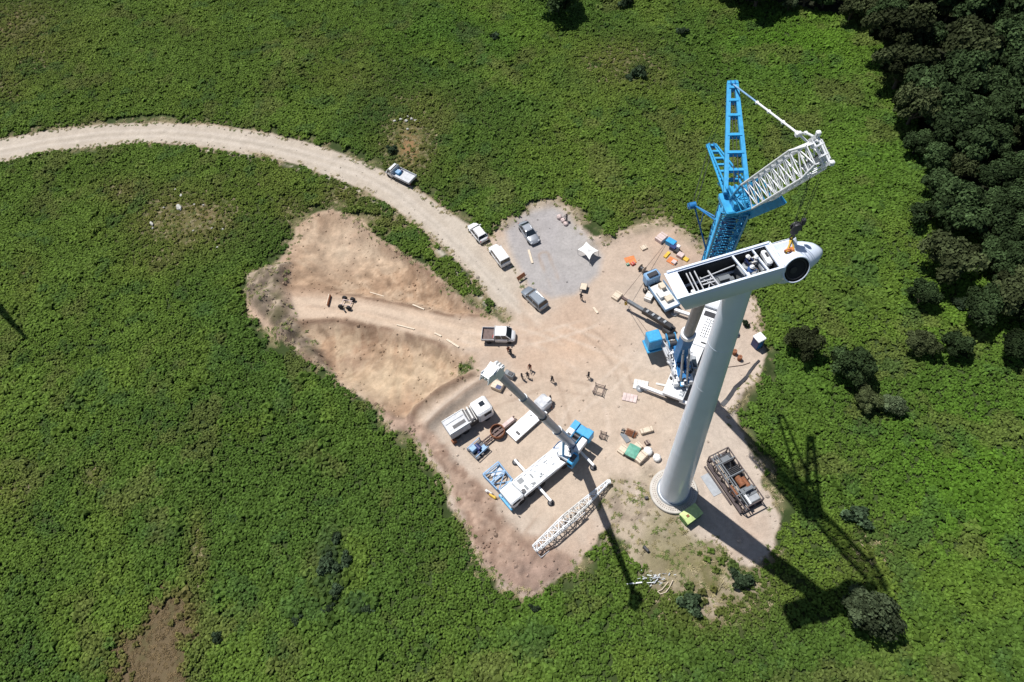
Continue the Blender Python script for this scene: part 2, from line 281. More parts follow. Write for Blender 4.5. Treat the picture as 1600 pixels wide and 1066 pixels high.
        for i in range(len(pp)-1):
            p0=pp[max(i-1,0)];p1=pp[i];p2=pp[i+1];p3=pp[min(i+2,len(pp)-1)]
            for u in np.linspace(0,1,6,endpoint=False): sm.append(.5*((2*p1)+(-p0+p2)*u+(2*p0-5*p1+4*p2-p3)*u*u+(-p0+3*p1-3*p2+p3)*u**3))
        dl=np.abs(dline(X,Y,sm)-w_)
        f_=bare*np.exp(-(dl/.26)**2)*ss(.3,.6,fbm(X,Y,4,3,80+k)); mix((.36,.27,.2) if k%2 else (.6,.5,.4),f_*.6)
    r=ss(.3,-.5,d['road']); mix((.47,.41,.33),r*(1-ss(3,-3,sdf(X,Y,SITE)))); mix((.53,.47,.385),r*ss(.45,.7,fbm(X,Y,5,3,43))*.5)
    mid=P([(-220,290),(0,237),(80,222),(160,211),(250,208),(330,214),(400,225),(460,238),(560,268),(620,300),(680,352),(730,398),(770,440),(810,480)])
    for off in (.9,-.9):
        m2=mid.copy(); m2[:,1]+=off; dl=dline(X,Y,m2)+(n2-.5)*.4; mix((.57,.51,.43),r*np.exp(-(dl/.4)**2)*.6)
    mix((.37,.33,.27),r*np.exp(-((dline(X,Y,mid)+(n2-.5)*.5)/.35)**2)*.4*ss(.35,.6,n1))
    t=ss(1.5,-1.5,d['dry']); mix((.42,.35,.26),t*ss(.3,.5,n2)); mix((.25,.2,.15),t*ss(.5,.62,fbm(X,Y,1.3,3,46))*.7); mix((.24,.215,.12),t*ss(.5,.3,n1)*.6); q=at(1090,880); mix((.2,.18,.08),t*np.exp(-(np.hypot((X-q.x)/7,(Y-q.y)/3.5))**2)*.75)
    q=at(640,233); mix((.3,.17,.085),np.exp(-(np.hypot((X-q.x)/1.6,(Y-q.y)/3.5))**2)*.85)
    q=at(1110,430); mix((.3,.22,.17),bare*np.exp(-(np.hypot((X-q.x)/9,(Y-q.y)/4))**2)*.4)
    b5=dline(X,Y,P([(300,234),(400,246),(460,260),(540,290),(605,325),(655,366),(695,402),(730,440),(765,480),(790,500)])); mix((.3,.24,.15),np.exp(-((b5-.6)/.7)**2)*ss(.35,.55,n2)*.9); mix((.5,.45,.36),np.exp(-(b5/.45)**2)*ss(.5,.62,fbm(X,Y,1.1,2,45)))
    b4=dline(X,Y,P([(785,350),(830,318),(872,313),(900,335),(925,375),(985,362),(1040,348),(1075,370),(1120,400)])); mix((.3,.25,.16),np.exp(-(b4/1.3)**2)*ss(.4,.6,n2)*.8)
    # white chippings swept to the edge of the track
    C*= (.9+.2*fbm(X,Y,.9,3,50))[...,None]; C*=(1+t0*(fbm(X,Y,1.1,4,51)-.5)*.7)[...,None]; C*=np.array((.87,.86,.875))
    return C
def axis(dense0,dense1,step,lo,hi):
    a=list(np.arange(dense0,dense1,step)); v=step; x=dense0
    while x>lo: v*=1.25; x-=v; a.insert(0,x)
    v=step; x=a[-1]
    while x<hi: v*=1.25; x+=v; a.append(x)
    return np.array(a)
gx=axis(-104,54,.31,-4000,4000); gy=axis(8,152,.31,-4000,4000)
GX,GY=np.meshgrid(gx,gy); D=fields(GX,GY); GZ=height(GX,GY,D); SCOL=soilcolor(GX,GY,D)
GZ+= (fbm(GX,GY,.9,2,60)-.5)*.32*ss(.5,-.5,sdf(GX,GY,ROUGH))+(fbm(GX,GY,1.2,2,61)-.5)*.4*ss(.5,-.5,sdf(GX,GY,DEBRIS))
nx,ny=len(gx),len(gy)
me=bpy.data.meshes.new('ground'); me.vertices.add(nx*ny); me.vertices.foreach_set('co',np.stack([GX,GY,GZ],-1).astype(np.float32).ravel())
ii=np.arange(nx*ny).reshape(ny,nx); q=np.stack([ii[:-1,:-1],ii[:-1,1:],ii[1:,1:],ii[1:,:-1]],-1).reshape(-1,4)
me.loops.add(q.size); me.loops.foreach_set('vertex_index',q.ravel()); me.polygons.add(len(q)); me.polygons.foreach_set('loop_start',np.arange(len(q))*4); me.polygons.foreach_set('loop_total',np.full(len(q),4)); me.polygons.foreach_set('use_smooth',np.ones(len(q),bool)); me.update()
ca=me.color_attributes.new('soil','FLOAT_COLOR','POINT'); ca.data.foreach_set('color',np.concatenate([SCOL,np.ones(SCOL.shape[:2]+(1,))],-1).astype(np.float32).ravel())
m=bpy.data.materials.new('soil_and_gravel'); m.use_nodes=True; n=m.node_tree.nodes; L=m.node_tree.links; b=n['Principled BSDF']; b.inputs['Roughness'].default_value=.95; b.inputs['Specular IOR Level'].default_value=.15
at_=n.new('ShaderNodeAttribute'); at_.attribute_name='soil'; tc=n.new('ShaderNodeTexCoord')
nz=[]
for s in (.55,2.3,9.):
    z_=n.new('ShaderNodeTexNoise'); z_.inputs['Scale'].default_value=s; z_.inputs['Detail'].default_value=8; z_.inputs['Roughness'].default_value=.65; L.new(tc.outputs['Object'],z_.inputs['Vector']); nz.append(z_)
vo=n.new('ShaderNodeTexVoronoi'); vo.inputs['Scale'].default_value=4.5; L.new(tc.outputs['Object'],vo.inputs['Vector'])
prev=at_.outputs['Color']
for z_,a in zip(nz,(.07,.1,.13)):
    r=n.new('ShaderNodeMapRange'); r.inputs[1].default_value=.32; r.inputs[2].default_value=.68; r.inputs[3].default_value=1-a; r.inputs[4].default_value=1+a; L.new(z_.outputs[0],r.inputs[0])
    v=n.new('ShaderNodeVectorMath'); v.operation='SCALE'; L.new(prev,v.inputs[0]); L.new(r.outputs[0],v.inputs['Scale']); prev=v.outputs[0]
L.new(prev,b.inputs['Base Color'])
ad=n.new('ShaderNodeMath'); ad.operation='ADD'; L.new(nz[1].outputs[0],ad.inputs[0]); L.new(nz[2].outputs[0],ad.inputs[1])
bp=n.new('ShaderNodeBump'); bp.inputs['Strength'].default_value=.5; bp.inputs['Distance'].default_value=.12; L.new(ad.outputs[0],bp.inputs['Height']); L.new(bp.outputs[0],b.inputs['Normal'])
me.materials.append(m); go=bpy.data.objects.new('ground',me); COL.objects.link(go)
tag(go,'tan soil, pale gravel track and green hillside floor of the whole work site',kind='structure')

# ------------------------------------------------------------ leaf material driven by a tint on each plant
def leafmat(name,inst=True,rough=.55,trans=.12):
    m=bpy.data.materials.new(name); m.use_nodes=True; n=m.node_tree.nodes; L=m.node_tree.links; b=n['Principled BSDF']
    b.inputs['Roughness'].default_value=rough; b.inputs['Specular IOR Level'].default_value=.05
    a=n.new('ShaderNodeAttribute'); a.attribute_name='tint'
    if inst: a.attribute_type='INSTANCER'
    f=n.new('ShaderNodeAttribute'); f.attribute_name='leaf'
    v=n.new('ShaderNodeVectorMath'); v.operation='SCALE'; L.new(a.outputs['Vector' if inst else 'Color'],v.inputs[0]); L.new(f.outputs['Fac'],v.inputs['Scale']); L.new(v.outputs[0],b.inputs['Base Color'])
    tr=n.new('ShaderNodeBsdfTranslucent'); L.new(v.outputs[0],tr.inputs[0]); mx=n.new('ShaderNodeMixShader'); mx.inputs[0].default_value=trans
    L.new(b.outputs[0],mx.inputs[1]); L.new(tr.outputs[0],mx.inputs[2]); L.new(mx.outputs[0],n['Material Output'].inputs[0])
    return m
FERN=leafmat('bracken_fronds'); DRYM=leafmat('dry_grass_blades',trans=.1)
def leafmesh(name,vs,fs,lf,mt):
    me=bpy.data.meshes.new(name); me.from_pydata(vs,[],fs); a=me.attributes.new('leaf','FLOAT','FACE'); a.data.foreach_set('value',lf); me.materials.append(mt); me.update(); return me
def fern(seed,nf=9,rad=.62,hh=.5,wd=.17):
    r=random.Random(seed); vs=[];fs=[];lf=[]
    for i in range(nf):
        a=i*2*math.pi/nf+r.uniform(-.35,.35); l=rad*r.uniform(.65,1.15); h=hh*r.uniform(.7,1.25); c=r.uniform(.72,1.3); roll=r.uniform(-.45,.45)
        dx,dy=math.cos(a),math.sin(a); pts=[]
        for k,(u,zz,ww) in enumerate(((.1,.55,.45),(.42,.98,1.),(.72,.92,.75),(1.,.55,.08))):
            w_=wd*ww*r.uniform(.85,1.15); cx,cy,cz=dx*l*u,dy*l*u,h*zz
            pts.append(((cx-dy*w_,cy+dx*w_,cz+roll*w_),(cx,cy,cz+.05),(cx+dy*w_,cy-dx*w_,cz-roll*w_)))
        b=len(vs); vs+=[p for t in pts for p in t]
        for k in range(3):
            fs+=[(b+k*3,b+k*3+1,b+k*3+4,b+k*3+3),(b+k*3+1,b+k*3+2,b+k*3+5,b+k*3+4)]; lf+=[c*r.uniform(.9,1.1)]*2
    return leafmesh('fern_mesh',vs,fs,lf,FERN)
def tuft(seed,nb=16):
    r=random.Random(seed); vs=[];fs=[];lf=[]
    for i in range(nb):
        a=r.uniform(0,6.3); l=r.uniform(.2,.42); h=r.uniform(.06,.16); w_=.03; x,y=r.uniform(-.15,.15),r.uniform(-.15,.15); dx,dy=math.cos(a),math.sin(a); b=len(vs)
        vs+=[(x-dy*w_,y+dx*w_,0),(x+dy*w_,y-dx*w_,0),(x+dx*l*.5+dy*w_,y+dy*l*.5-dx*w_,h),(x+dx*l*.5-dy*w_,y+dy*l*.5+dx*w_,h),(x+dx*l,y+dy*l,h*.8)]
        fs+=[(b,b+1,b+2,b+3),(b+3,b+2,b+4)]; lf+=[r.uniform(.7,1.3)]*2
    return leafmesh('tuft_mesh',vs,fs,lf,DRYM)
def scatter(name,label,meshes,X,Y,Z,tint,scale,mt):
    """countless small plants: one object whose points each carry a plant"""
    n=len(X); me=bpy.data.meshes.new(name); me.vertices.add(n); me.vertices.foreach_set('co',np.stack([X,Y,Z],-1).astype(np.float32).ravel())
    a=me.attributes.new('tint','FLOAT_VECTOR','POINT'); a.data.foreach_set('vector',tint.astype(np.float32).ravel())
    a=me.attributes.new('size','FLOAT','POINT'); a.data.foreach_set('value',scale.astype(np.float32))
    a=me.attributes.new('rot','FLOAT_VECTOR','POINT'); rot=np.stack([RNG.uniform(-.15,.15,n),RNG.uniform(-.15,.15,n),RNG.uniform(0,6.28,n)],-1); a.data.foreach_set('vector',rot.astype(np.float32).ravel())
    a=me.attributes.new('pick','INT','POINT'); a.data.foreach_set('value',RNG.integers(0,len(meshes),n).astype(np.int32)); me.update()
    ob=bpy.data.objects.new(name,me); COL.objects.link(ob); tag(ob,label,name.replace('_',' '),kind='stuff')
    src=bpy.data.collections.new(name+'_kinds')
    for i,ms in enumerate(meshes):
        s=bpy.data.objects.new('%s_kind'%name,ms); src.objects.link(s)
    ng=bpy.data.node_groups.new(name,'GeometryNodeTree'); ng.interface.new_socket('Geometry',in_out='INPUT',socket_type='NodeSocketGeometry'); ng.interface.new_socket('Geometry',in_out='OUTPUT',socket_type='NodeSocketGeometry')
    N=ng.nodes; K=ng.links; gi=N.new('NodeGroupInput'); g_o=N.new('NodeGroupOutput'); ip=N.new('GeometryNodeInstanceOnPoints'); ci=N.new('GeometryNodeCollectionInfo')
    ci.inputs['Collection'].default_value=src; ci.inputs['Separate Children'].default_value=True; ci.inputs['Reset Children'].default_value=True
    def at2(nm,ty):
        q=N.new('GeometryNodeInputNamedAttribute'); q.data_type=ty; q.inputs['Name'].default_value=nm; return [o for o in q.outputs if o.enabled and o.name=='Attribute'][0]
    K.new(gi.outputs[0],ip.inputs['Points']); K.new(ci.outputs[0],ip.inputs['Instance']); ip.inputs['Pick Instance'].default_value=True
    K.new(at2('pick','INT'),ip.inputs['Instance Index']); K.new(at2('rot','FLOAT_VECTOR'),ip.inputs['Rotation']); K.new(at2('size','FLOAT'),ip.inputs['Scale']); K.new(ip.outputs[0],g_o.inputs[0])
    md=ob.modifiers.new('scatter','NODES'); md.node_group=ng
    return ob
def inview(X,Y,mg=60):
    Rt=np.array(RM); q=np.stack([X,Y,np.full(X.shape,-H)],-1)@Rt   # = R^T p
    px=800+F*q[...,0]/-q[...,2]; py=533-F*q[...,1]/-q[...,2]
    return (px>-mg*1.6)&(px<1600+mg*1.6)&(py>-mg)&(py<1066+mg)
def jgrid(step,x0=-135,x1=135,y0=-18,y1=205):
    X,Y=np.meshgrid(np.arange(x0,x1,step),np.arange(y0,y1,step)); X=X+RNG.uniform(-.5,.5,X.shape)*step; Y=Y+RNG.uniform(-.5,.5,Y.shape)*step
    X=X.ravel();Y=Y.ravel(); k=inview(X,Y); return X[k],Y[k]
X,Y=jgrid(.54); d=fields(X,Y)
ol=blob(X,Y,OLIVE); lu=blob(X,Y,LUSH); n1=fbm(X,Y,11,4,71); n2=fbm(X,Y,2.6,3,72); n3=fbm(X,Y,40,3,73)
keep=(d['bare']>.35)&(d['brown']>-2.2+RNG.random(len(X))*3.2)&(d['dry']>-2.2+RNG.random(len(X))*3)&(d['wood']>-1.5)
keep&=RNG.random(len(X))>np.clip(ol*1.15-.25,0,.93)*ss(.25,.6,n2+.15)+ .04
keep&=~((d['bare']<2.)&(n2>.56))
X,Y=X[keep],Y[keep]; ol,lu,n1,n2,n3=[q[keep] for q in (ol,lu,n1,n2,n3)]; d={k:v[keep] for k,v in d.items()}
base=np.array((.087,.140,.023)); tint=np.tile(base,(len(X),1))
def tm(c,t): 
    global tint
    t=np.clip(t,0,1)[:,None]; tint=tint*(1-t)+np.array(c)*t
tm((.060,.108,.02),ss(.58,.38,n3)*.85); tm((.1,.15,.024),ss(.5,.66,n1)*.65); tm((.08,.17,.015),lu*.85); tm((.14,.128,.038),ol*.9*(.5+n2)); tm((.11,.11,.038),ss(.58,.72,fbm(X,Y,6,4,75))*.45); tm((.045,.09,.025),ss(.62,.75,fbm(X,Y,3.5,3,76))*.55); tm((.13,.11,.04),ss(1.5,-.5,d['brown'])*.8); tm((.025,.048,.02),blob(X,Y,DARKG)*.9)
tint=tint*RNG.uniform(.78,1.25,len(X))[:,None]
sz=RNG.uniform(.6,1.1,len(X))*(1-.4*ol)*(.8+.4*n2)*(.75+.25*ss(0,2.5,d['bare'])); sz*=np.where(RNG.random(len(X))<.03,1.5,1)
sz*=1+.5*blob(X,Y,DARKG)
sz*=.85+.35*ss(.35,.7,fbm(X,Y,8,3,91))
scatter('bracken','dense green bracken carpet covering the hillside round the clearing',[fern(i) for i in range(6)],X,Y,height(X,Y,d)-.05,tint,sz,FERN)
# dry grass and weeds on verges, thin patches and the rough ground beside the tower
X,Y=jgrid(.5,-100,60,0,150); d=fields(X,Y); n2=fbm(X,Y,2.2,4,22); ol=blob(X,Y,OLIVE); r=RNG.random(len(X))
c=np.hypot(X-16.85,Y-26.84)>3
de=sdf(X,Y,DEBRIS)
k=c&(((np.abs(d['bare']-.3)<1.1)&(n2>.42)&(r<.5)&(d['tuft']>0))|((ol>.25)&(d['bare']>.3)&(r<.6))|((d['dry']<0)&(n2<.55)&(r<.55))|((de<0)&(n2<.5)&(r<.6))|((d['brown']<1.5)&(r<.75))|((d['tuft']<0)&(r<.5)))
X,Y=X[k],Y[k]; ol=ol[k]; n2=n2[k]; dk={a:v[k] for a,v in d.items()}
tint=np.tile(np.array((.3,.26,.14)),(len(X),1)); g=RNG.random(len(X))
tint=np.where((dk['brown']<1.5)[:,None],np.array((.17,.125,.065)),tint); tint=np.where((g<.4)[:,None]&(dk['brown']>1.5)[:,None],np.array((.15,.18,.06)),tint); tint=np.where((g>.85)[:,None]&(dk['brown']>1.5)[:,None],np.array((.34,.29,.18)),tint)*RNG.uniform(.75,1.25,len(X))[:,None]
scatter('dry_grass','tufts of straw coloured grass and weeds along bare soil edges',[tuft(i) for i in range(4)],X,Y,height(X,Y,dk)-.02,tint,RNG.uniform(.6,1.3,len(X)),DRYM)

# clods and stones lying over the dug and tipped soil
def clod(seed):
    rr=random.Random(seed); vs=[];fs=[]
    for q_,z in ((1.,-.2),(.9,.25),(.45,.6)):
        for k in range(6): a=k*math.pi/3+rr.uniform(-.3,.3); e=q_*rr.uniform(.7,1.25); vs.append((math.cos(a)*e,math.sin(a)*e,z*rr.uniform(.8,1.2)))
    for i in range(2):
        for k in range(6): fs.append((i*6+k,i*6+(k+1)%6,i*6+6+(k+1)%6,i*6+6+k))
    fs.append(tuple(range(12,18))); return leafmesh('clod_mesh',vs,fs,[rr.uniform(.85,1.15) for _ in fs],DRYM)
X,Y=jgrid(.42,-62,54,8,125); d=fields(X,Y); r=RNG.random(len(X)); up=sdf(X,Y,UP_CUT); lo=sdf(X,Y,LOW_CUT); ro=sdf(X,Y,ROUGH); de=sdf(X,Y,DEBRIS); n2=fbm(X,Y,2.5,3,95)
dens=.012+.30*ss(1,-.5,de)*n2+.26*ss(.8,-.5,ro)*n2+.09*ss(0,-1,np.minimum(up,lo))*ss(.4,.6,n2)+.22*np.exp(-(np.abs(lo)/.8)**2)*n2+.2*np.exp(-(np.abs(up)/.8)**2)*n2+.3*np.exp(-((d['bare']+.3)/.5)**2)*ss(.4,.6,n2)+.12*ss(.5,-1,d['dry'])
k=(d['bare']<.6)&(r<dens)&(np.hypot(X-16.85,Y-26.84)>3.1)
X,Y=X[k],Y[k]; dk={a:v[k] for a,v in d.items()}
tint=soilcolor(X,Y,dk)*RNG.uniform(.72,1.25,len(X))[:,None]
scatter('soil_clods','clods and stones strewn over the dug soil and along the banks',[clod(i) for i in range(4)],X,Y,height(X,Y,dk),tint,RNG.uniform(.05,.2,len(X))*np.where(RNG.random(len(X))<.06,1.8,1),DRYM)

# ------------------------------------------------------------ trees and bushes
def treemesh(seed,nleaf=5200,lobes=16,flat=.75,ls=.075):
    """unit crown: radius 1, centre at z=1"""
    r=np.random.default_rng(seed); c=[]; r0=r.uniform(.85,1.18)
    for i in range(lobes):
        a=r.uniform(0,6.28); zz=r.uniform(-.35,.8); q=math.sqrt(max(0,1-zz*zz)); rr=r.uniform(.3,.86); c.append((math.cos(a)*q*rr*r0,math.sin(a)*q*rr/r0,1+zz*flat*.7,r.uniform(.17,.42)))
    c.append((0,0,1.25,.45)); c=np.array(c); k=r.integers(0,len(c),nleaf); d=r.normal(size=(nleaf,3)); d/=np.linalg.norm(d,axis=1)[:,None]; d[:,2]=np.where(d[:,2]<-.3,-d[:,2],d[:,2])
    rad=c[k,3]*r.uniform(.55,1.08,nleaf); p=c[k,:3]+d*rad[:,None]*np.array([1,1,.85])
    n=d+r.normal(size=(nleaf,3))*.55; n/=np.linalg.norm(n,axis=1)[:,None]
    u=np.cross(n,r.normal(size=(nleaf,3))); u/=np.linalg.norm(u,axis=1)[:,None]; v=np.cross(n,u)
    s=ls*r.uniform(.5,1.25,nleaf)[:,None]
    vs=np.stack([p-u*s-v*s*.6,p+u*s-v*s*.7,p+u*s*.7+v*s*.6,p-u*s*.6+v*s*.7],1).reshape(-1,3)
    lf=(.45+1.1*r.random(len(c)))[k]*r.uniform(.7,1.3,nleaf)
    return vs,lf,c
def cropmesh(name,seed,mt,**kw):
    vs,lf,c=treemesh(seed,**kw); n=len(lf); me=bpy.data.meshes.new(name); me.vertices.add(n*4); me.vertices.foreach_set('co',vs.astype(np.float32).ravel())
    me.loops.add(n*4); me.loops.foreach_set('vertex_index',np.arange(n*4)); me.polygons.add(n); me.polygons.foreach_set('loop_start',np.arange(n)*4); me.polygons.foreach_set('loop_total',np.full(n,4)); me.update()
    a=me.attributes.new('leaf','FLOAT','FACE'); a.data.foreach_set('value',lf.astype(np.float32)); me.materials.append(mt)
    t=MB(); t.tube((0,0,-.15),(0,0,.5),.085,.055,n=8)
    for x,y,z,r_ in c[::2]: t.tube((0,0,.4),(x*.8,y*.8,z-.1),.04,.012,n=5,cap=False)
    return me,t
def crownmat(name,col):
    m=leafmat(name,inst=False,rough=.7,trans=.06); n=m.node_tree.nodes; L=m.node_tree.links
    a=[q for q in n if q.type=='ATTRIBUTE' and q.attribute_name=='tint'][0]
    oi=n.new('ShaderNodeObjectInfo'); mr=n.new('ShaderNodeMapRange'); mr.inputs[3].default_value=.6; mr.inputs[4].default_value=1.6; L.new(oi.outputs['Random'],mr.inputs[0])
    v=n.new('ShaderNodeVectorMath'); v.operation='SCALE'; v.inputs[0].default_value=col; L.new(mr.outputs[0],v.inputs['Scale'])
    sc=[q for q in n if q.type=='VECT_MATH' and q!=v][0]; L.new(v.outputs[0],sc.inputs[0]); n.remove(a); return m
OAK=crownmat('dark_oak_leaves',(.033,.054,.02)); OAK2=crownmat('brown_green_leaves',(.043,.054,.022)); LITE=crownmat('grey_green_leaves',(.075,.1,.05)); SHR=crownmat('dark_shrub_leaves',(.035,.055,.028))
KINDS={}
for kd,mt,ns,nl in (('oak',OAK,4,9000),('brown',OAK2,3,8000),('lite',LITE,2,6000),('shrub',SHR,3,700)):
    KINDS[kd]=[]
    for i in range(ns):
        me,t=cropmesh(kd+'_crown',100+len(KINDS)*10+i,mt,nleaf=nl,ls=.056 if kd!='shrub' else .13,lobes=22 if kd!='shrub' else 9)
        o=t.build(kd+'_trunk','bark'); tm_=o.data; bpy.data.objects.remove(o); KINDS[kd].append((me,tm_))
def tree(px,py,rpx,kd,label,group=None,name='oak_tree',cat='tree'):
    z0=2.4 if rpx>26 else .8
    p=at(px,py,z0*1.6); e=at(px+rpx,py,z0*1.6); r=(e-p).length; ms,tm_=random.choice(KINDS[kd])
    t=thing(name,label,cat,(p.x,p.y,gz(p.x,p.y)),random.uniform(0,6.28),group)
    hz=r*random.uniform(.95,1.15) if kd!='shrub' else r*.9
    ax_=random.uniform(.88,1.14)
    for nm,m_ in (('crown',ms),('trunk',tm_)):
        o=bpy.data.objects.new(nm,m_); COL.objects.link(o); o.parent=t; o.scale=(r*ax_,r/ax_,hz)
        if kd=='shrub': o.location.z=-.35*r
        else: o.location.z=-.05*r
    return t
# the wood in the upper right corner: every crown a tree of its own
wood=[]
bound=[(-80,1400),(40,1398),(90,1405),(150,1430),(200,1440),(240,1452),(290,1475),(330,1490)]
def bx_(y): return np.interp(y,[b[0] for b in bound],[b[1] for b in bound])
y=-70; row=0
while y<345:
    x=bx_(y)+random.uniform(-12,12)
    while x<1760:
        wood.append((x+random.uniform(-12,12),y+random.uniform(-12,12),random.uniform(24,50))); x+=random.uniform(34,48)
    y+=35; row+=1
for x,y in ((1150,-6),(1172,-24),(1205,-20),(1262,-14),(1288,4),(1312,-4),(1335,6),(1362,8),(1385,20),(1560,385),(1610,400),(1600,350),(1585,430),(1620,480)): wood.append((x,y,random.uniform(24,36)))
for x,y in ((1340,-22),(1290,-30),(1185,-14),(1420,-60),(1130,-45),(1240,-50)): wood.append((x,y,random.uniform(34,46)))
for i,(x,y,r) in enumerate(wood):
    tree(x,y,r,random.choice(['oak']*3+['brown']),'dark evergreen tree packed into the wood filling the upper right corner','trees of the dense wood')
LAB=[(870,-6,38,'oak','lone dark tree cut by the top edge above the middle of the photo'),
(1232,12,15,'lite','small pale green tree in front of the wood edge near the top'),
(1487,402,52,'brown','olive-brown bushy tree standing in the meadow left of the wood'),
(1450,452,27,'oak','small dark tree touching the lower left of the olive-brown bushy tree'),
(1590,400,38,'oak','dark tree at the right edge of the photo level with the open nacelle'),
(1578,455,45,'brown','brownish tree at the right edge just below the dark edge tree'),
(1532,475,40,'oak','dark round tree between the olive-brown tree and the right edge'),
(1592,530,32,'oak','lowest dark tree cut by the right edge of the photo'),
(1446,526,27,'brown','left one of two joined dark trees in the right meadow'),
(1490,547,26,'oak','right one of two joined dark trees in the right meadow'),
(1500,340,36,'oak','dark tree on the lower fringe of the wood above the olive-brown tree'),
(1560,350,40,'oak','dark tree on the lower fringe of the wood by the right edge'),
(1260,526,33,'brown','dark tree nearest the clearing, just right of the white-roofed cabin'),
(1338,566,36,'oak','wide brown-green tree right of the dark tree nearest the clearing'),
(1352,628,23,'brown','small round brown bush below the wide brown-green tree'),
(1395,638,21,'lite','small pale green bush below the wide brown-green tree'),
(1368,962,47,'lite','round grey-green tree at the tip of the nacelle shadow, lower right')]
for x,y,r,kd,l in LAB: tree(x,y,r,kd,l,name='bushy_tree' if r>26 else 'bush',cat='tree' if r>26 else 'bush')
SH=[(1345,805,22,'dark leafy shrub alone in the meadow right of the rusty machine frame'),(334,995,13,'small dark shrub right of the bare brown field patch'),(1082,942,20,'dark shrub in the dry grass below the tower'),(1155,905,19,'dark shrub beside the lower edge of the tower shadow'),
(525,842,14,'dark shrub at the top of the vertical row in the lower left bracken'),(514,880,19,'largest dark shrub in the vertical row in the lower left bracken'),(540,872,14,'dark shrub on the right side of the vertical row'),(522,920,15,'dark shrub below the largest one in the vertical row'),(512,948,11,'dark shrub at the foot of the vertical row'),(572,950,11,'small dark shrub right of the foot of the vertical row'),(460,965,10,'small dark shrub left of the foot of the vertical row'),
(775,55,10,'small dark shrub in the upper meadow left of the lone top tree'),(1001,112,13,'dark shrub in the yellowish patch of the upper meadow'),(983,118,8,'tiny dark shrub beside the one in the yellowish patch'),(1068,48,11,'dark shrub in the upper meadow above the blue crane mast'),(980,2,14,'dark shrub at the top edge right of the lone tree'),(833,950,9,'tiny dark shrub just below the tip of the brown soil bank'),(1165,500,9,'tiny shrub on the soil edge right of the tower'),(610,232,9,'small dark shrub beside the reddish bare patch near the track'),(1500,470,14,'low dark shrub between the meadow trees')]
for x,y,r,l in SH: tree(x,y,r,'shrub',l,name='shrub',cat='shrub')
# pale rocks: a scatter in the dry patch on the left, a row near the bend of the track
def rock(seed,sx,sy,sz_):
    r=random.Random(seed); n=9; rs=[]
    for k,(q,z) in enumerate(((.75,-.3),(1.,.1),(.85,.55),(.45,.85))): rs.append([(math.cos(a*2*math.pi/n)*q*sx*r.uniform(.8,1.15),math.sin(a*2*math.pi/n)*q*sy*r.uniform(.8,1.15),z*sz_*r.uniform(.85,1.15)) for a in range(n)])
    return MB().rings(rs,smooth=False)
for i,(x,y,a,b_,l) in enumerate([(281,326,.75,1.35,'longest pale boulder in the dry patch left of the clearing'),(238,351,.45,.9,'pale elongated boulder on the left rim of the dry patch'),(275,298,.35,.35,'small white rock at the top of the dry patch'),(293,294,.5,.3,'flat white rock at the upper right of the dry patch'),(284,307,.4,.55,'pale rock between the long boulder and the top white rocks'),(257,326,.3,.25,'tiny white rock left of the longest boulder'),(305,321,.4,.25,'pale rock right of the longest boulder'),(319,322,.35,.25,'pale rock farthest right of the longest boulder'),(349,360,.35,.35,'white rock on the right rim of the dry patch'),(341,388,.4,.3,'pale rock low on the right of the dry patch'),(303,362,.3,.25,'tiny pale rock in the middle of the dry patch'),(332,358,.35,.2,'flat pale rock near the right rim of the dry patch'),(240,358,.35,.3,'small rock touching the foot of the left rim boulder'),
 (617,190,.6,.4,'pale rock at the left end of the rock row above the track bend'),(626,188,.7,.5,'second pale rock from the left in the rock row'),(635,190,.6,.5,'grey rock in the middle of the rock row'),(643,187,.6,.5,'white rock right of the middle of the rock row'),(650,189,.6,.55,'big white rock near the right end of the rock row'),(657,192,.4,.35,'small white rock at the right end of the rock row'),(637,183,.4,.3,'small rock just above the middle of the rock row'),(637,203,.4,.4,'single white rock below the rock row')]):
    p=G(x,y); o=rock(i,a*.62,b_*.62,min(a,b_)*.6).build('rock','rock',loc=p+Vector((0,0,.12 if y<250 and x>400 else .25))); o.rotation_euler.z=R(25) if i==0 else (R(30) if i==1 else random.uniform(-.4,.4)); tag(o,l,'rock',group='pale rocks in the grass')

# ------------------------------------------------------------ wind turbine
TX,TY,TH=16.85,26.84,45.1
L0=Vector((TX,TY,0)); tb=thing('wind_turbine','tall white wind turbine tower carrying an open-topped nacelle and bladeless hub','wind turbine',L0)
mb=MB(); prof=[(1.84,.55),(1.84,2)]; 
for k in range(1,13): prof.append((1.84-(1.84-.93)*k/12,.6+(TH-.6)*k/12))
mb.lathe((0,0,0),prof,n=48)
tw=mb.build('tower','turb',tb)
for z in (9.,15.,22.5,30.,37.): 
    r=1.84-.91*z/TH; MB().lathe((0,0,z),[(r,-.06),(r+.012,-.05),(r+.012,.05),(r,.06)],n=48,cap=False).build('flange_ring','turb',tw)
MB().lathe((0,0,.5),[(1.84,0),(2.12,0),(2.12,.16),(1.84,.2)],n=48,cap=False).build('base_flange','lgrey',tw)

MB().box((1.84*math.cos(R(60)),1.84*math.sin(R(60)),1.7),(.16,.9,2.1),rz=R(60)).build('door','lgrey',tw)
an=R(7.3); U=Vector((math.cos(an),math.sin(an),0)); V=Vector((-math.sin(an),math.cos(an),0))
NC=Vector((0,0,0))
def nb(u,v,z): return NC+U*u+V*v+Vector((0,0,z))      # nacelle frame, relative to the tower foot
ZB,ZT=TH,TH+2.15
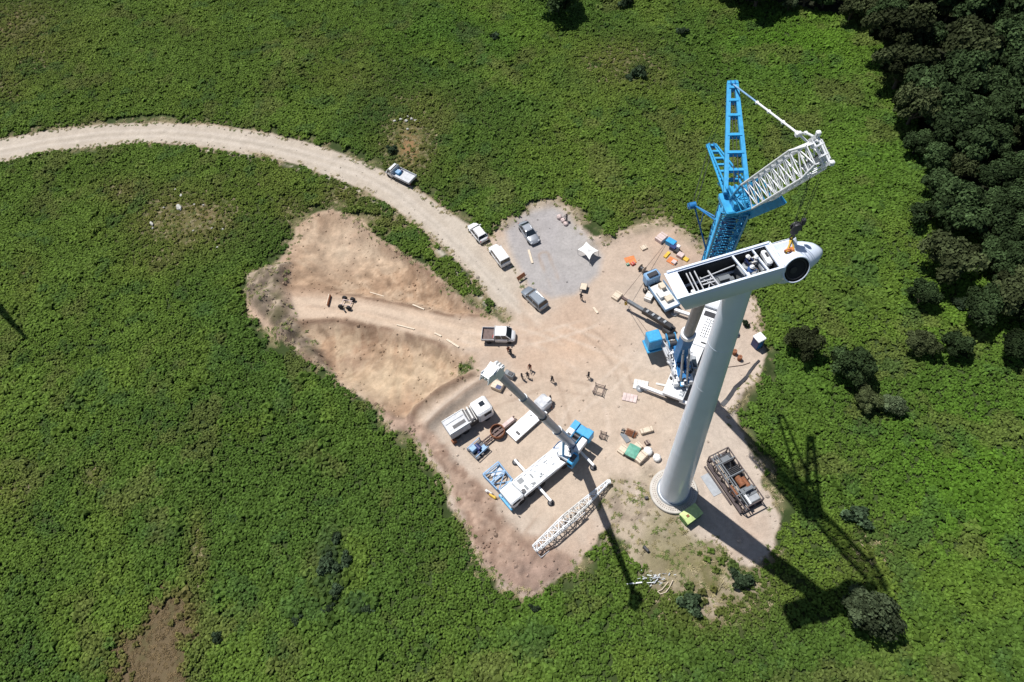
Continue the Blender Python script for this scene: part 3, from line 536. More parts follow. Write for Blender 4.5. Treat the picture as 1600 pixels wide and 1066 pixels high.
# the housing is an open trough: outer sides, floor, walls with real thickness, rounded lower edges
u0,u1,hw=-5.55,2.35,1.14
def trough(w_,zb,zt,rr):
    a=[(w_-.0,zt),(w_+.07,zt-.12),(w_+.1,zt-.35),(w_+.1,zt-.8),(w_+.03,zb+rr*1.3),(w_-rr*.4,zb+rr*.35),(w_-rr,zb)]
    return [(-y_,z_) for y_,z_ in a]+a[::-1]
mb=MB()
def sec(u,w_,zb,zt,rr): return [nb(u,v,z) for v,z in trough(w_,zb,zt,rr)]
def sec2(): return [nb(u0+1.0*(ZT-z)/(ZT-ZB),v*.97,z) for v,z in trough(hw,ZB,ZT,.35)]
mb.rings([sec2(),sec(u0+1.2,hw,ZB,ZT,.35),sec(u1,hw,ZB,ZT,.35)],close=False,cap=False)
mb.rings([sec(u0+.9,hw-.16,ZB+.12,ZT,.3),sec(u1-.3,hw-.16,ZB+.12,ZT,.3)],close=False,cap=False,smooth=False)
a=sec2(); mb.add(a,[tuple(range(14))])
# rim: side strips, rear deck, front deck
for sgn in (1,-1): mb.add([nb(u0,sgn*hw,ZT),nb(u1,sgn*hw,ZT),nb(u1,sgn*(hw-.16),ZT),nb(u0,sgn*(hw-.16),ZT)],[(0,1,2,3)])
mb.add([nb(u0,-(hw-.16),ZT),nb(u0+.9,-(hw-.16),ZT),nb(u0+.9,hw-.16,ZT),nb(u0,hw-.16,ZT)],[(0,1,2,3)])
a=sec(u0+.9,hw-.16,ZB+.12,ZT,.3); mb.add(a,[tuple(range(14))]); a=sec(u1-.3,hw-.16,ZB+.12,ZT,.3); mb.add(a,[tuple(range(14))])
mb.add([nb(u1-.3,-(hw-.16),ZT),nb(u1,-(hw-.16),ZT),nb(u1,hw-.16,ZT),nb(u1-.3,hw-.16,ZT)],[(0,1,2,3)])
nac=mb.build('nacelle','turb',tb)
mb=MB(); mb.add([nb(u0+.92,-hw+.2,ZB+.2),nb(u1-.32,-hw+.2,ZB+.2),nb(u1-.32,hw-.2,ZB+.2),nb(u0+.92,hw-.2,ZB+.2)],[(0,1,2,3)])
for sgn in (1,-1): mb.beam(nb(u0+.93,sgn*(hw-.19),ZB+1.1),nb(u1-.33,sgn*(hw-.19),ZB+1.1),.04,1.8)
for u in (u0+.95,u1-.35): mb.beam(nb(u,-hw+.2,ZB+1.1),nb(u,hw-.2,ZB+1.1),.04,1.8)
mb.build('machine_room_lining','interior',nac)
mb=MB()
for sgn in (1,-1): mb.beam(nb(u0+.2,sgn*(hw+.0),ZT+.06),nb(u1-.1,sgn*(hw+.0),ZT+.06),.14,.13)
mb.beam(nb(u1-.1,-hw,ZT+.06),nb(u1-.1,hw,ZT+.06),.14,.13)
mb.build('rim','turb',nac)
# fittings seen through the open roof
mb=MB()
for u in (-4.05,-3.8,-3.45): mb.beam(nb(u,-.9,ZT-.35),nb(u+.05,.95,ZT-.35),.07,.1)
mb.beam(nb(-3.3,.12,ZT-.4),nb(-.6,.42,ZT-.4),.06,.1); mb.beam(nb(-2.3,-.95,ZT-.4),nb(-2.5,.6,ZT-.4),.09,.12); mb.beam(nb(-3.3,-.35,ZT-.45),nb(-2.4,-.35,ZT-.45),.08)
mb.beam(nb(-3.3,-.1,ZT-.45),nb(-2.4,-.1,ZT-.45),.08); mb.beam(nb(-3.2,.35,ZT-.5),nb(-2.4,-.9,ZT-.5),.05); mb.beam(nb(-3.1,-.85,ZT-.5),nb(-2.5,.1,ZT-.5),.05)
mb.build('crane_rails','offw',nac)
mb=MB(); mb.beam(nb(-.28,-hw+.17,ZT-.08),nb(-.55,hw-.17,ZT-.08),.12,.14); mb.beam(nb(1.15,-hw+.17,ZT-.08),nb(.95,hw-.17,ZT-.08),.1,.14); mb.beam(nb(2.0,-hw+.17,ZT-.05),nb(1.95,hw-.17,ZT-.05),.12,.14)
mb.build('cross_member','turb',nac)
mb=MB(); mb.tube(nb(-2.2,-.2,ZB+.9),nb(-1.1,-.15,ZB+.9),.55,n=20); mb.tube(nb(-1.1,-.15,ZB+.9),nb(-.8,-.15,ZB+.9),.28,n=14); mb.box(nb(-1.65,-.2,ZB+1.5),(.7,.35,.2),rz=an); mb.build('generator','grey',nac)
mb=MB(); mb.box(nb(.35,.1,ZB+.75),(1.2,1.2,1.0),rz=an); mb.tube(nb(-.2,-.35,ZB+.9),nb(-.05,-.35,ZB+.9),.42,n=18); mb.tube(nb(.9,.05,ZB+1),nb(1.9,.05,ZB+1.0),.34,n=16); mb.tube(nb(.3,.3,ZB+1.2),nb(.3,.3,ZB+1.5),.3,n=12); mb.build('gearbox','lgrey',nac)
mb=MB(); mb.rbox(nb(1.72,.25,ZT-.35),(.42,1.25,.4),.12,rz=an); mb.m=1; mb.box(nb(1.72,.35,ZT-.14),(.16,.4,.04),rz=an); mb.build('brake_cover',['white','dark'],nac)
mb=MB(); mb.tube(nb(1.2,-.6,ZT-.6),nb(1.2,.2,ZT-.6),.22,n=12); mb.tube(nb(1.45,-.7,ZT-.55),nb(1.45,.3,ZT-.75),.1,n=8); mb.build('hydraulic_unit','lgrey',nac)
mb=MB()
for k in range(9): mb.rbox(nb(-1.6+k*.17,-.86+.02*(k%2),ZT-.5),(.14,.16,.12+.05*(k%3)),.02,rz=an)
mb.rbox(nb(-.1,-.65,ZT-.45),(.3,.4,.3),.05,rz=an); mb.rbox(nb(.95,-.75,ZT-.6),(.5,.2,.3),.05,rz=an); mb.rbox(nb(.25,-.8,ZT-.5),(.35,.18,.25),.04,rz=an); mb.build('control_boxes','white2',nac)
mb=MB(); mb.tube(nb(-4.25,-.78,ZT-.5),nb(-4.25,-.78,ZT-.15),.13,n=12); mb.build('expansion_tank','white',nac)
# hub: a rounded spinner nose with three blade sockets
hub=MB(); hc=Vector((0,0,ZB+1.05)); prof=[(0,2.36),(1.14,2.36),(1.24,2.5),(1.28,3.3),(1.2,4.0),(1.02,4.7),(.76,5.3),(.42,5.75),(.16,5.95),(0,5.98)]
nn=36; hub.rings([[hc+U*z+V*(r*math.cos(k*2*math.pi/nn))+Vector((0,0,r*math.sin(k*2*math.pi/nn))) for k in range(nn)] for r,z in prof])
hb=hub.build('hub','turb',tb)
for a in (R(-66),R(54),R(174)):              # sockets round the hub; the first one opens towards the lower right of the photo
    dv=V*math.sin(a)*0+V*(-math.cos(a+R(0))) if False else (V*-math.cos(a+R(90))+Vector((0,0,1))*math.sin(a+R(90)))
    c0=hc+U*3.2
    q=MB(); xx=U; yy=dv.cross(U)
    def rg(r,h): return [c0+dv*h+xx*(r*math.cos(k*2*math.pi/28))+yy*(r*math.sin(k*2*math.pi/28)) for k in range(28)]
    q.rings([rg(1.1,.5),rg(1.03,1.32),rg(1.03,1.44),rg(.93,1.44),rg(.93,.75)],cap=False); s=q.build('blade_socket','turb',hb)
    q=MB(); q.rings([rg(.925,1.41),rg(.92,1.3)],cap=False,smooth=True); q.add(rg(.92,1.3),[tuple(range(28))]); q.build('socket_lining','black',s)
    q=MB(); q.torus(c0+dv*1.33,.76,.05,ax=dv); q.tube(c0+dv*1.3-xx*.2,c0+dv*1.38-xx*.2,.26,n=14); q.build('pitch_bearing','dark',s)
seam=MB(); seam.rings([[hc+U*z+V*(r*math.cos(k*2*math.pi/nn))+Vector((0,0,r*math.sin(k*2*math.pi/nn))) for k in range(nn)] for r,z in ((1.16,2.33),(1.16,2.39))],cap=False); seam.build('hub_seam','dark',hb)
# foundation ring with its bolts
f=thing('tower_foundation','round pale concrete plinth ringed with bolts under the turbine tower','foundation',(TX,TY,0))
MB().lathe((0,0,0),[(3.0,-.3),(3.0,.42),(2.94,.49),(0,.49)],n=56,smooth=False).build('plinth','conc',f)
q=MB()
for rr,nn_ in ((2.62,60),(2.38,60)):
    for k in range(nn_):
        a=k*2*math.pi/nn_; q.tube((rr*math.cos(a),rr*math.sin(a),.48),(rr*math.cos(a),rr*math.sin(a),.62),.035,n=5)
q.build('bolt_circle','rust',f)['kind']='stuff'
q=MB(); q.box((2.55*math.cos(R(70)),2.55*math.sin(R(70)),.7),(.7,.9,.4),rz=R(70)); q.box((2.9*math.cos(R(70)),2.9*math.sin(R(70)),.35),(.5,.9,.4),rz=R(70)); q.build('entrance_steps','lgrey',f)

# ------------------------------------------------------------ wheels and vehicles (built facing +x)
def wheel(parent,x,y,r=.33,w_=.24):
    o=MB().lathe((0,0,0),[(r*.55,-w_/2),(r*.92,-w_/2),(r,-w_*.32),(r,w_*.32),(r*.92,w_/2),(r*.55,w_/2)],n=20,axis='Y').build('wheel','black',parent,loc=(x,y,r))
    MB().lathe((0,0,0),[(0,-w_*.42),(r*.56,-w_*.46),(r*.56,w_*.46),(0,w_*.42)],n=14,axis='Y').build('rim','lgrey',o); return o
def carbody(st):
    """stations x, half width, belt height, lower edge -> rounded shell"""
    rs=[]
    for x,w_,z,lo in st: rs.append([Vector((x,y,zz)) for y,zz in ((0,z),(w_*.6,z-.005),(w_*.88,z-.05),(w_*.97,z-.16),(w_,z*.62+lo*.38),(w_*.97,lo+.08),(w_*.85,lo),(0,lo),(-w_*.85,lo),(-w_*.97,lo+.08),(-w_,z*.62+lo*.38),(-w_*.97,z-.16),(-w_*.88,z-.05),(-w_*.6,z-.005))])
    return MB().rings(rs)
def cabin(root,bp_,tp_,zb,zt,wb,wt,paint,glassn='glass'):
    """glasshouse: bp_,tp_ = (rear,front) x at belt and roof"""
    g=MB(); a=[(bp_[0],-wb,zb),(bp_[1],-wb,zb),(bp_[1],wb,zb),(bp_[0],wb,zb)]; b=[(tp_[0],-wt,zt),(tp_[1],-wt,zt),(tp_[1],wt,zt),(tp_[0],wt,zt)]
    g.rings([[Vector(p) for p in a],[Vector(p) for p in b]],smooth=False); gl=g.build('windows',glassn,root)
    r=MB(); x0,x1=tp_; r.rings([[Vector(p) for p in [(x0-.03,-wt*.9,zt),(x0+.1,-wt-.01,zt),(x1-.12,-wt-.01,zt),(x1+.03,-wt*.85,zt),(x1+.06,0,zt),(x1+.03,wt*.85,zt),(x1-.12,wt+.01,zt),(x0+.1,wt+.01,zt),(x0-.03,wt*.9,zt)]],[Vector(p) for p in [(x0+.06,-wt*.8,zt+.06),(x0+.2,-wt*.88,zt+.07),(x1-.3,-wt*.88,zt+.07),(x1-.12,-wt*.75,zt+.05),(x1-.1,0,zt+.06),(x1-.12,wt*.75,zt+.05),(x1-.3,wt*.88,zt+.07),(x0+.2,wt*.88,zt+.07),(x0+.06,wt*.8,zt+.06)]]],smooth=False); r.build('roof',paint,root)
    for s in (1,-1):
        for xb,xt in ((bp_[0],tp_[0]),(bp_[1],tp_[1]),((bp_[0]+bp_[1])/2-.1,(tp_[0]+tp_[1])/2)): MB().beam((xb,s*wb*1.0,zb),(xt,s*wt*1.0,zt+.02),.08,.08).build('pillar',paint,root)
    return gl
def lights(root,xf,xr,w_,z):
    for s in (1,-1):
        MB().rbox((xf,s*w_,z),(.16,.3,.16),.04).build('headlight','head',root); MB().rbox((xr,s*w_*1.05,z+.08),(.1,.2,.28),.03).build('tail_light','lens',root)
def mirrors(root,x,y,z,paint):
    for s in (1,-1): MB().rbox((x,s*y,z),(.16,.22,.15),.04).build('mirror',paint,root)
def car(name,label,paint,kind,px,py,qx,qy,group):
    """rear pixel -> front pixel, taken on the ground"""
    a=G(px,py); b=G(qx,qy); c=(a+b)/2; rz=math.atan2(b.y-a.y,b.x-a.x); t=thing(name,label,'car' if kind!='van' else 'van',(c.x,c.y,gz(c.x,c.y)),rz,group)
    if kind=='hatch': l=2.02; st=[(-l,.6,.72,.4),(-l+.08,.78,.92,.3),(-1.2,.86,.97,.25),(0,.88,.96,.22),(.8,.87,.95,.24),(1.4,.82,.86,.25),(l-.1,.68,.68,.3),(l,.5,.55,.36)]; cb=((-1.75,1.0),(-1.5,.3),.93,1.45,.8,.62)
    elif kind=='sedan': l=2.25; st=[(-l,.62,.72,.42),(-l+.1,.78,.93,.3),(-1.5,.86,.98,.25),(0,.9,.97,.22),(.9,.88,.95,.24),(1.7,.82,.85,.25),(l-.1,.66,.66,.32),(l,.5,.54,.38)]; cb=((-1.75,.95),(-1.0,.25),.95,1.42,.8,.6)
    elif kind=='suv': l=2.2; st=[(-l,.68,.85,.45),(-l+.08,.82,1.02,.35),(-1.3,.9,1.07,.3),(0,.92,1.06,.28),(.9,.91,1.04,.3),(1.6,.86,.95,.3),(l-.1,.74,.78,.36),(l,.6,.62,.42)]; cb=((-2.0,1.05),(-1.75,.35),1.03,1.62,.84,.68)
    else: l=2.2; st=[(-l,.8,1.0,.4),(-l+.06,.86,1.1,.32),(-1.3,.92,1.12,.28),(0,.92,1.12,.26),(1.0,.9,1.08,.28),(1.7,.84,.98,.3),(l-.08,.7,.75,.36),(l,.56,.6,.42)]; cb=((-2.12,1.25),(-2.02,.55),1.08,1.82,.86,.78)
    carbody(st).build('body',paint,t); cabin(t,*cb,paint); lights(t,l-.16,-l+.06,.58,.66); mirrors(t,cb[0][1]-.25,.95,cb[2]+.05,paint)
    for x in (-l+.8,l-.8):
        for s in (1,-1): wheel(t,x,s*.78)
    if kind in('hatch','suv'):
        q=MB()
        for s in (1,-1): q.beam((cb[1][0]+.2,s*cb[5]*.9,cb[3]+.1),(cb[1][1]-.2,s*cb[5]*.9,cb[3]+.1),.04)
        q.build('roof_rail','dark',t)
    k_=1.1 if kind!='van' else 1.05; t.scale=(k_,k_,1.04)
    q=MB(); q.box((-l+.005,0,.62),(.03,.5,.12)); q.build('number_plate','white2',t)
    q=MB(); q.rbox((l-.06,0,.42),(.14,1.1,.14),.03); q.build('grille','dark',t)
    return t
car('parked_car','white hatchback parked on the track edge just above the white van','wcar','hatch',757,379,738,355,'vehicles parked by the track')
car('parked_van','plain white van parked on the track between the white hatchback and the grey car','wcar','van',790,416,771,390,'vehicles parked by the track')
car('parked_car','silver saloon car parked alone on the grey gravel patch','silver','sedan',818,354,836,381,'vehicles parked by the track')
car('parked_car','grey estate car parked by the lower corner of the gravel patch','gcar','suv',847,481,824,459,'vehicles parked by the track')
def lorry(name,label,px,py,qx,qy,cab_l,bedcol,double,load=None,wd=.98):
    a=G(px,py); b=G(qx,qy); c=(a+b)/2; L_=(b-a).length; h=L_/2; rz=math.atan2(b.y-a.y,b.x-a.x); t=thing(name,label,'pickup truck',(c.x,c.y,gz(c.x,c.y)),rz,'light trucks')
    xf=h; xc=h-cab_l
    carbody([(xc,.9,1.2,.35),(xc+.1,.94,1.28,.3),(xf-1.0,.94,1.25,.3),(xf-.5,.88,1.12,.3),(xf-.12,.74,.88,.35),(xf,.58,.7,.42)]).build('body','wcar',t)
    cabin(t,(xc+.04,xf-.55),(xc+.1,xf-1.25),1.2,1.95,.88,.76,'wcar'); lights(t,xf-.2,-h+.06,.66,.7); mirrors(t,xf-.95,1.08,1.3,'dark')
    q=MB(); q.beam((-h+.1,.35,.6),(xc,.35,.6),.1,.16); q.beam((-h+.1,-.35,.6),(xc,-.35,.6),.1,.16); q.build('chassis_frame','dark',t)
    MB().box(((xc-.08-h)/2,0,.86),(xc-.08+h,2*wd,.1)).build('bed_floor',bedcol,t)
    for s in (1,-1): MB().box(((xc-.08-h)/2,s*(wd+.0),1.1),(xc-.08+h,.05,.38)).build('dropside','offw',t)
    MB().box((-h-.02,0,1.1),(.05,2*wd+.06,.38)).build('tailboard','offw',t); MB().box((xc-.07,0,1.35),(.06,2*wd+.06,.9)).build('headboard','offw',t)
    for x in (-h+1.0,xf-.85):
        for s in (1,-1): wheel(t,x,s*.82,.36,.26)
    t.scale=(1,1.1,1.05)
    return t,c,rz,h
t,c,rz,h=lorry('pickup_truck','white double cab dropside truck with an empty brown bed in the middle of the site',755,528,806,529,2.95,'brown',True)
t2,c2,rz2,h2=lorry('pickup_truck','white single cab truck carrying blue goods, highest on the curving track',647,288,608,269,1.75,'offw',False)
def loc_on(t_,x,y,z): return Matrix.Translation(t_.location)@Matrix.Rotation(t_.rotation_euler.z,4,'Z')@Vector((x,y,z))
q=MB(); q.torus((0,0,.05),.2,.05,n=16,m=6); q.torus((.15,.2,.1),.18,.04,n=16,m=6); tag(q.build('coiled_hose','red',loc=loc_on(t,-.7,-.35,.93)),'small reddish coil lying in the bed of the middle truck','hose coil')
cr=thing('crate','small blue crate behind the cab of the upper track truck','crate',loc_on(t2,.35,.0,.92),rz2); MB().rbox((0,0,.25),(.8,.8,.5),.05).build('shell','blue',cr); MB().rbox((0,0,.53),(.84,.84,.06),.02).build('lid','pblue',cr)
cr=thing('tool_case','dark navy case beside the blue crate on the upper track truck','case',loc_on(t2,.15,-.6,.92),rz2+.2); MB().rbox((0,0,.17),(.5,.35,.34),.04).build('shell','navy',cr); MB().tube((-.1,0,.37),(.1,0,.37),.02,n=6).build('handle','dark',cr)
cr=thing('cardboard_box','little white box nearest the cab on the upper track truck','box',loc_on(t2,.75,-.55,.92),rz2); MB().rbox((0,0,.15),(.35,.3,.3),.02).build('shell','cloth',cr)

# ------------------------------------------------------------ truck crane, lower middle (frame: origin between the rear axles, +x to the cab)
fr=G(791,788); rr=G(906,694); rz=math.atan2(fr.y-rr.y,fr.x-rr.x); Lc=(fr-rr).length
tc_=thing('truck_crane','white five-axle crane with raised grey boom and light blue counterweight, lower of the two cranes','crane',((fr.x+rr.x)/2,(fr.y+rr.y)/2,0),rz)
hl=Lc/2
q=MB(); q.box((0,0,1.0),(Lc-.6,.9,.6)); q.box((-hl+1,0,.9),(1.6,2.3,.5)); q.build('chassis','dark',tc_)
q=MB(); q.rbox((-.6,0,1.62),(Lc-3.2,2.6,.5),.06); q.m=1
for x,y,a,b_ in ((hl-3.1,-.6,.8,.7),(hl-3.1,.55,.35,.8),(hl-4.2,.8,.5,.35),(hl-4.6,-.2,.25,.7)): q.box((x,y,1.89),(a,b_,.04))
q.m=0
for x in (hl-4.0,hl-5.,hl-6): q.box((x,-1.0,1.93),(.5,.35,.16))
q.beam((hl-2.4,-1.2,2.05),(-1.5,-1.2,2.05),.06); q.beam((hl-2.4,1.2,2.05),(-1.5,1.2,2.05),.06)
q.build('deck',['white','grey'],tc_)
q=MB(); q.rbox((hl-1.15,0,1.55),(2.1,2.6,1.7),.22); cb=q.build('cab','white',tc_)
MB().box((hl-.08,0,1.95),(.06,2.2,.75)).build('windscreen','glass',cb)
for s in (1,-1): MB().box((hl-.95,s*1.3,1.95),(1.2,.04,.65)).build('side_window','glass',cb); MB().rbox((hl-.05,s*.95,1.05),(.12,.4,.25),.04).build('headlight','head',cb); MB().box((hl-.1,s*1.5,2.0),(.12,.22,.45)).build('mirror','dark',cb)
MB().rbox((hl+.02,0,.75),(.3,2.65,.4),.06).build('bumper','blue',tc_); MB().tube((hl-1.9,-.9,2.45),(hl-2.2,.9,2.45),.1,n=8).build('exhaust','lgrey',tc_)
q=MB(); q.tube((hl-2.5,.75,2.0),(hl-2.5,.75,2.12),.3,n=14); q.build('fan','dark',tc_)
for x in (hl-1.6,hl-3.3,hl-5.0,-hl+3.6,-hl+2.0):
    for s in (1,-1): wheel(tc_,x,s*1.12,.62,.4)
def outrigger(par,x,y0,y1,zf=.9,paint='white',pad=.45,w_=.3):
    o=MB(); o.beam((x,y0,zf),(x,y1,zf),w_,.34); o.tube((x,y1*.985,zf),(x,y1*.985,.15),.09,n=10); ob=o.build('outrigger',paint,par)
    MB().lathe((x,y1*.985,.06),[(pad,0),(pad,.07),(pad*.5,.12),(0,.12)],n=18).build('foot_pad','dark',ob); return ob
for x in (hl-4.5,-hl+.9):
    for s in (1,-1): outrigger(tc_,x,s*.9,s*3.7)
# superstructure, boom: in world axes from the crane's own origin, so built under a child frame undone by -rz
iv=Matrix.Rotation(-rz,4,'Z')@Matrix.Translation(-tc_.location)
def W(p): return iv@Vector(p)
B0=at(893,694,3.0); B1=at(776,582,36.8); bd=(B1-B0).normalized(); bh=Vector((bd.x,bd.y,0)).normalized(); bs=Vector((-bh.y,bh.x,0))
ctr=W((B0.x+bh.x*1.1,B0.y+bh.y*1.1,1.95))
MB().lathe(ctr,[(1.15,-.15),(1.15,.15),(.9,.2),(0,.2)],n=28).build('slewing_ring','dark',tc_)
def S(u,v,z): return W((B0.x+bh.x*u+bs.x*v,B0.y+bh.y*u+bs.y*v,z))
ang=math.atan2(bh.y,bh.x)-rz; rr_=random.Random(33)
q=MB(); q.rbox(S(.3,0,2.5),(3.6,1.9,.7),.08,rz=ang); q.rbox(S(-.7,-1.05,3.0),(2.1,.9,1.0),.08,rz=ang); q.rbox(S(-.5,1.05,2.95),(2.1,.8,.8),.08,rz=ang)
for k in range(4): q.box(S(-1.4+k*.45,-.95,3.47),(.25,.5,.05),rz=ang)
sp=q.build('superstructure','white',tc_)
q=MB()
for k in range(14): q.rbox(Vector((rr_.uniform(-2.5,hl-3.2),rr_.uniform(-1.1,1.1),1.93)),(rr_.uniform(.15,.6),rr_.uniform(.1,.35),rr_.uniform(.06,.25)),.02)
q.build('deck_fittings','lgrey',tc_)['kind']='stuff'
q=MB()
for k in range(9): a_=S(rr_.uniform(-1.5,1.8),rr_.uniform(-.9,.9),2.95); q.path([a_,a_+Vector((rr_.uniform(-.6,.6),rr_.uniform(-.6,.6),.3)),a_+Vector((rr_.uniform(-1,1),rr_.uniform(-1,1),0))],.05,n=5)
q.build('hydraulic_hoses','rope',tc_)['kind']='stuff'
MB().box(S(-.7,-.95,3.48),(.55,.5,.05),rz=ang).build('engine_grille','dark',sp)
q=MB(); q.rbox(S(-2.35,0,2.5),(1.3,3.0,1.4),.1,rz=ang); q.rbox(S(-2.35,1.05,3.3),(1.3,.9,.3),.05,rz=ang); q.rbox(S(-2.35,-1.05,3.3),(1.3,.9,.3),.05,rz=ang); q.build('counterweight','blue',tc_)
q=MB(); q.rbox(S(1.6,1.35,2.65),(1.7,.85,1.5),.12,rz=ang); oc=q.build('operator_cab','blue',tc_); MB().box(S(1.6,1.35,3.42),(1.1,.6,.04),rz=ang).build('roof_window','glass',oc); MB().box(S(2.46,1.35,2.9),(.04,.7,.8),rz=ang).build('windscreen','glass',oc)
for u in (-1.25,-.55):
    q=MB(); q.tube(S(u,-.45,3.2),S(u,.45,3.2),.3,n=16); q.m=1; q.tube(S(u,-.5,3.2),S(u,-.45,3.2),.42,n=16); q.tube(S(u,.45,3.2),S(u,.5,3.2),.42,n=16); q.build('winch',['rope','blue'],tc_)
MB().tube(S(1.9,0,2.6),W(B0+bd*5.5)-Vector((0,0,0)),.17,n=12).build('luffing_cylinder','blue',tc_)
q=MB(); q.path([S(1.3,-1.1,2.7),S(2.2,-1.25,4.2),S(1.6,-.8,5.6),W(B0+bd*4)],.07,n=6); q.build('hydraulic_hose','dblue',tc_)
Lb=(B1-B0).length; cuts=[0,.27,.5,.74,1.0]; ww=[.98,.86,.74,.62]
sidev=Vector((bs.x,bs.y,0))
bm=MB(); bm.tube(W(B0-bd*.6),W(B0+bd*Lb*cuts[1]),.58,n=18); boom=bm.build('boom','boomg',tc_)
for i in (1,2,3):
    s=MB(); s.tube(W(B0+bd*Lb*(cuts[i]-.02)),W(B0+bd*Lb*cuts[i+1]),ww[i]*.56,n=18); s.build('boom_section','boomg',boom)
    s=MB(); s.tube(W(B0+bd*(Lb*cuts[i]-.12)),W(B0+bd*(Lb*cuts[i]+.15)),ww[i]*.7,n=18); s.build('boom_collar','lgrey' if i!=2 else 'dark',boom)
s=MB(); s.beam(W(B1-bd*.4),W(B1+bd*1.2),.8,1.0,up=W(B0+bs)-W(B0)); 
for v in (-.3,0,.3): s.tube(W(B1+bd*.9+bh*.75+bs*(v-.05)),W(B1+bd*.9+bh*.75+bs*(v+.05)),.42,n=16); s.tube(W(B1+bd*.5-bh*.5+bs*(v-.05)),W(B1+bd*.5-bh*.5+bs*(v+.05)),.35,n=16)
s.beam(W(B1+bd*1.25-bh*.3),W(B1+bd*1.25+bh*1.0),.85,.15)
for v in (-.42,.42): s.beam(W(B1+bd*.2+bs*v-bh*.5),W(B1+bd*1.1+bs*v+bh*1.1),.06,.9)
s.build('boom_head','white',boom)

# ------------------------------------------------------------ the big crane behind the tower
gc=thing('mobile_crane','largest crane, with tall lattice boom, blue A-frames and white lattice jib above the nacelle','crane',(22.2,43.9,0))
O=Vector((22.2,43.9,0))
ca_=Vector((10.2,14.2,0)).normalized(); cs_=Vector((-ca_.y,ca_.x,0)); car_=math.atan2(ca_.y,ca_.x); ce=at(1044,628)-O; ce.z=0
cm=ce+ca_*8.6-cs_*.4
def Cq(u,v,z): return cm+ca_*u+cs_*v+Vector((0,0,z))
q=MB(); q.box(Cq(0,0,1.05),(17.0,1.0,.6),rz=car_); q.build('chassis','dark',gc)
q=MB(); q.rbox(Cq(-6.6,0,1.75),(4.0,2.9,.5),.07,rz=car_); q.rbox(Cq(3.6,0,1.75),(6.4,2.9,.5),.07,rz=car_); q.rbox(Cq(-2,0,1.6),(5.6,2.7,.3),.05,rz=car_); q.m=1
for i in range(7):
    for j in range(4): q.box(Cq(2.0+i*.5,-1.05+j*.28,2.02),(.2,.13,.04),rz=car_)
q.box(Cq(5.9,-.3,2.02),(.9,1.6,.04),rz=car_); q.box(Cq(1.0,-1.0,2.02),(.25,.7,.04),rz=car_); q.m=0
for j in (-.2,.15): q.rbox(Cq(3.4,-1.1+j*2+.1,2.1),(3.3,.07,.12),.02,rz=car_)
q.build('deck',['white','dark'],gc)
q=MB(); q.rbox(Cq(8.0,0,1.6),(2.0,2.9,1.8),.25,rz=car_); cb=q.build('cab','white',gc); MB().box(Cq(9.0,0,2.0),(.05,2.4,.8),rz=car_).build('windscreen','glass',cb)
for i in range(7):
    for s in (1,-1):
        c=Cq(-7.4+i*2.35,s*1.2,.65); o=MB().lathe((0,0,0),[(.35,-.2),(.6,-.2),(.65,-.12),(.65,.12),(.6,.2),(.35,.2)],n=20,axis='Y').build('wheel','black',gc,loc=c); o.rotation_euler.z=car_; MB().lathe((0,0,0),[(0,-.15),(.36,-.18),(.36,.18),(0,.15)],n=12,axis='Y').build('rim','lgrey',o)
for u in (-8.3,5.4):
    for s in (1,-1):
        o=MB(); o.beam(Cq(u,s*1.0,1.0),Cq(u,s*4.7,1.0),.42,.42); o.tube(Cq(u,s*4.6,1),Cq(u,s*4.6,.2),.12,n=10); ob=o.build('outrigger','white',gc); MB().lathe(Cq(u,s*4.6,.12),[(.55,0),(.55,.08),(0,.14)],n=16).build('foot_pad','lgrey',ob)
# superstructure faces the bottom of the photo
q=MB(); q.lathe((0,0,2.1),[(1.5,-.2),(1.5,.2),(0,.25)],n=28); q.build('slewing_ring','dark',gc)
fz=R(-97); fu=Vector((math.cos(fz),math.sin(fz),0)); fv=Vector((-fu.y,fu.x,0))
def Q(u,v,z): return fu*u+fv*v+Vector((0,0,z))
q=MB(); q.rbox(Q(.6,-1.0,2.7),(6.6,.75,.9),.06,rz=fz); q.rbox(Q(.6,1.0,2.7),(6.2,.6,.9),.06,rz=fz); q.m=1
for k in range(5): q.box(Q(-.6+k*.9,-1.05+.12*(k%2),3.17),(.28,.18,.04),rz=fz)
sp=q.build('superstructure',['white','dark'],gc)
q=MB(); q.rbox(Q(.7,0,2.6),(6.0,1.4,.7),.06,rz=fz); q.rbox(Q(-1.6,0,3.3),(1.6,1.3,.9),.08,rz=fz); q.box(Q(1.2,.1,3.05),(.7,.7,.25),rz=fz+.6); q.beam(Q(0,-.62,3.2),Q(3.6,-.62,2.9),.2,.5); q.beam(Q(0,.62,3.2),Q(3.6,.62,2.9),.2,.5); q.build('turntable_frame','dblue',gc)
for v in (-.42,.42):
    q=MB(); q.tube(Q(3.7,v,2.4),Q(1.9,v*.9,7.6),.17,n=12); q.m=1; q.tube(Q(1.9,v*.9,7.6),Q(1.3,v*.8,9.2),.11,n=10); q.build('luffing_cylinder',['lgrey','white'],gc)
q=MB(); q.tube(Q(3.7,-.8,2.4),Q(3.7,.8,2.4),.28,n=12); q.build('cylinder_pivot','lgrey',gc)
q=MB(); q.rbox(Q(1.0,1.7,2.9),(2.0,.8,1.5),.12,rz=fz); oc=q.build('operator_cab','lgrey',gc); MB().box(Q(1.2,1.7,3.67),(1.2,.6,.04),rz=fz).build('roof_window','glass',oc)
rr=random.Random(21)
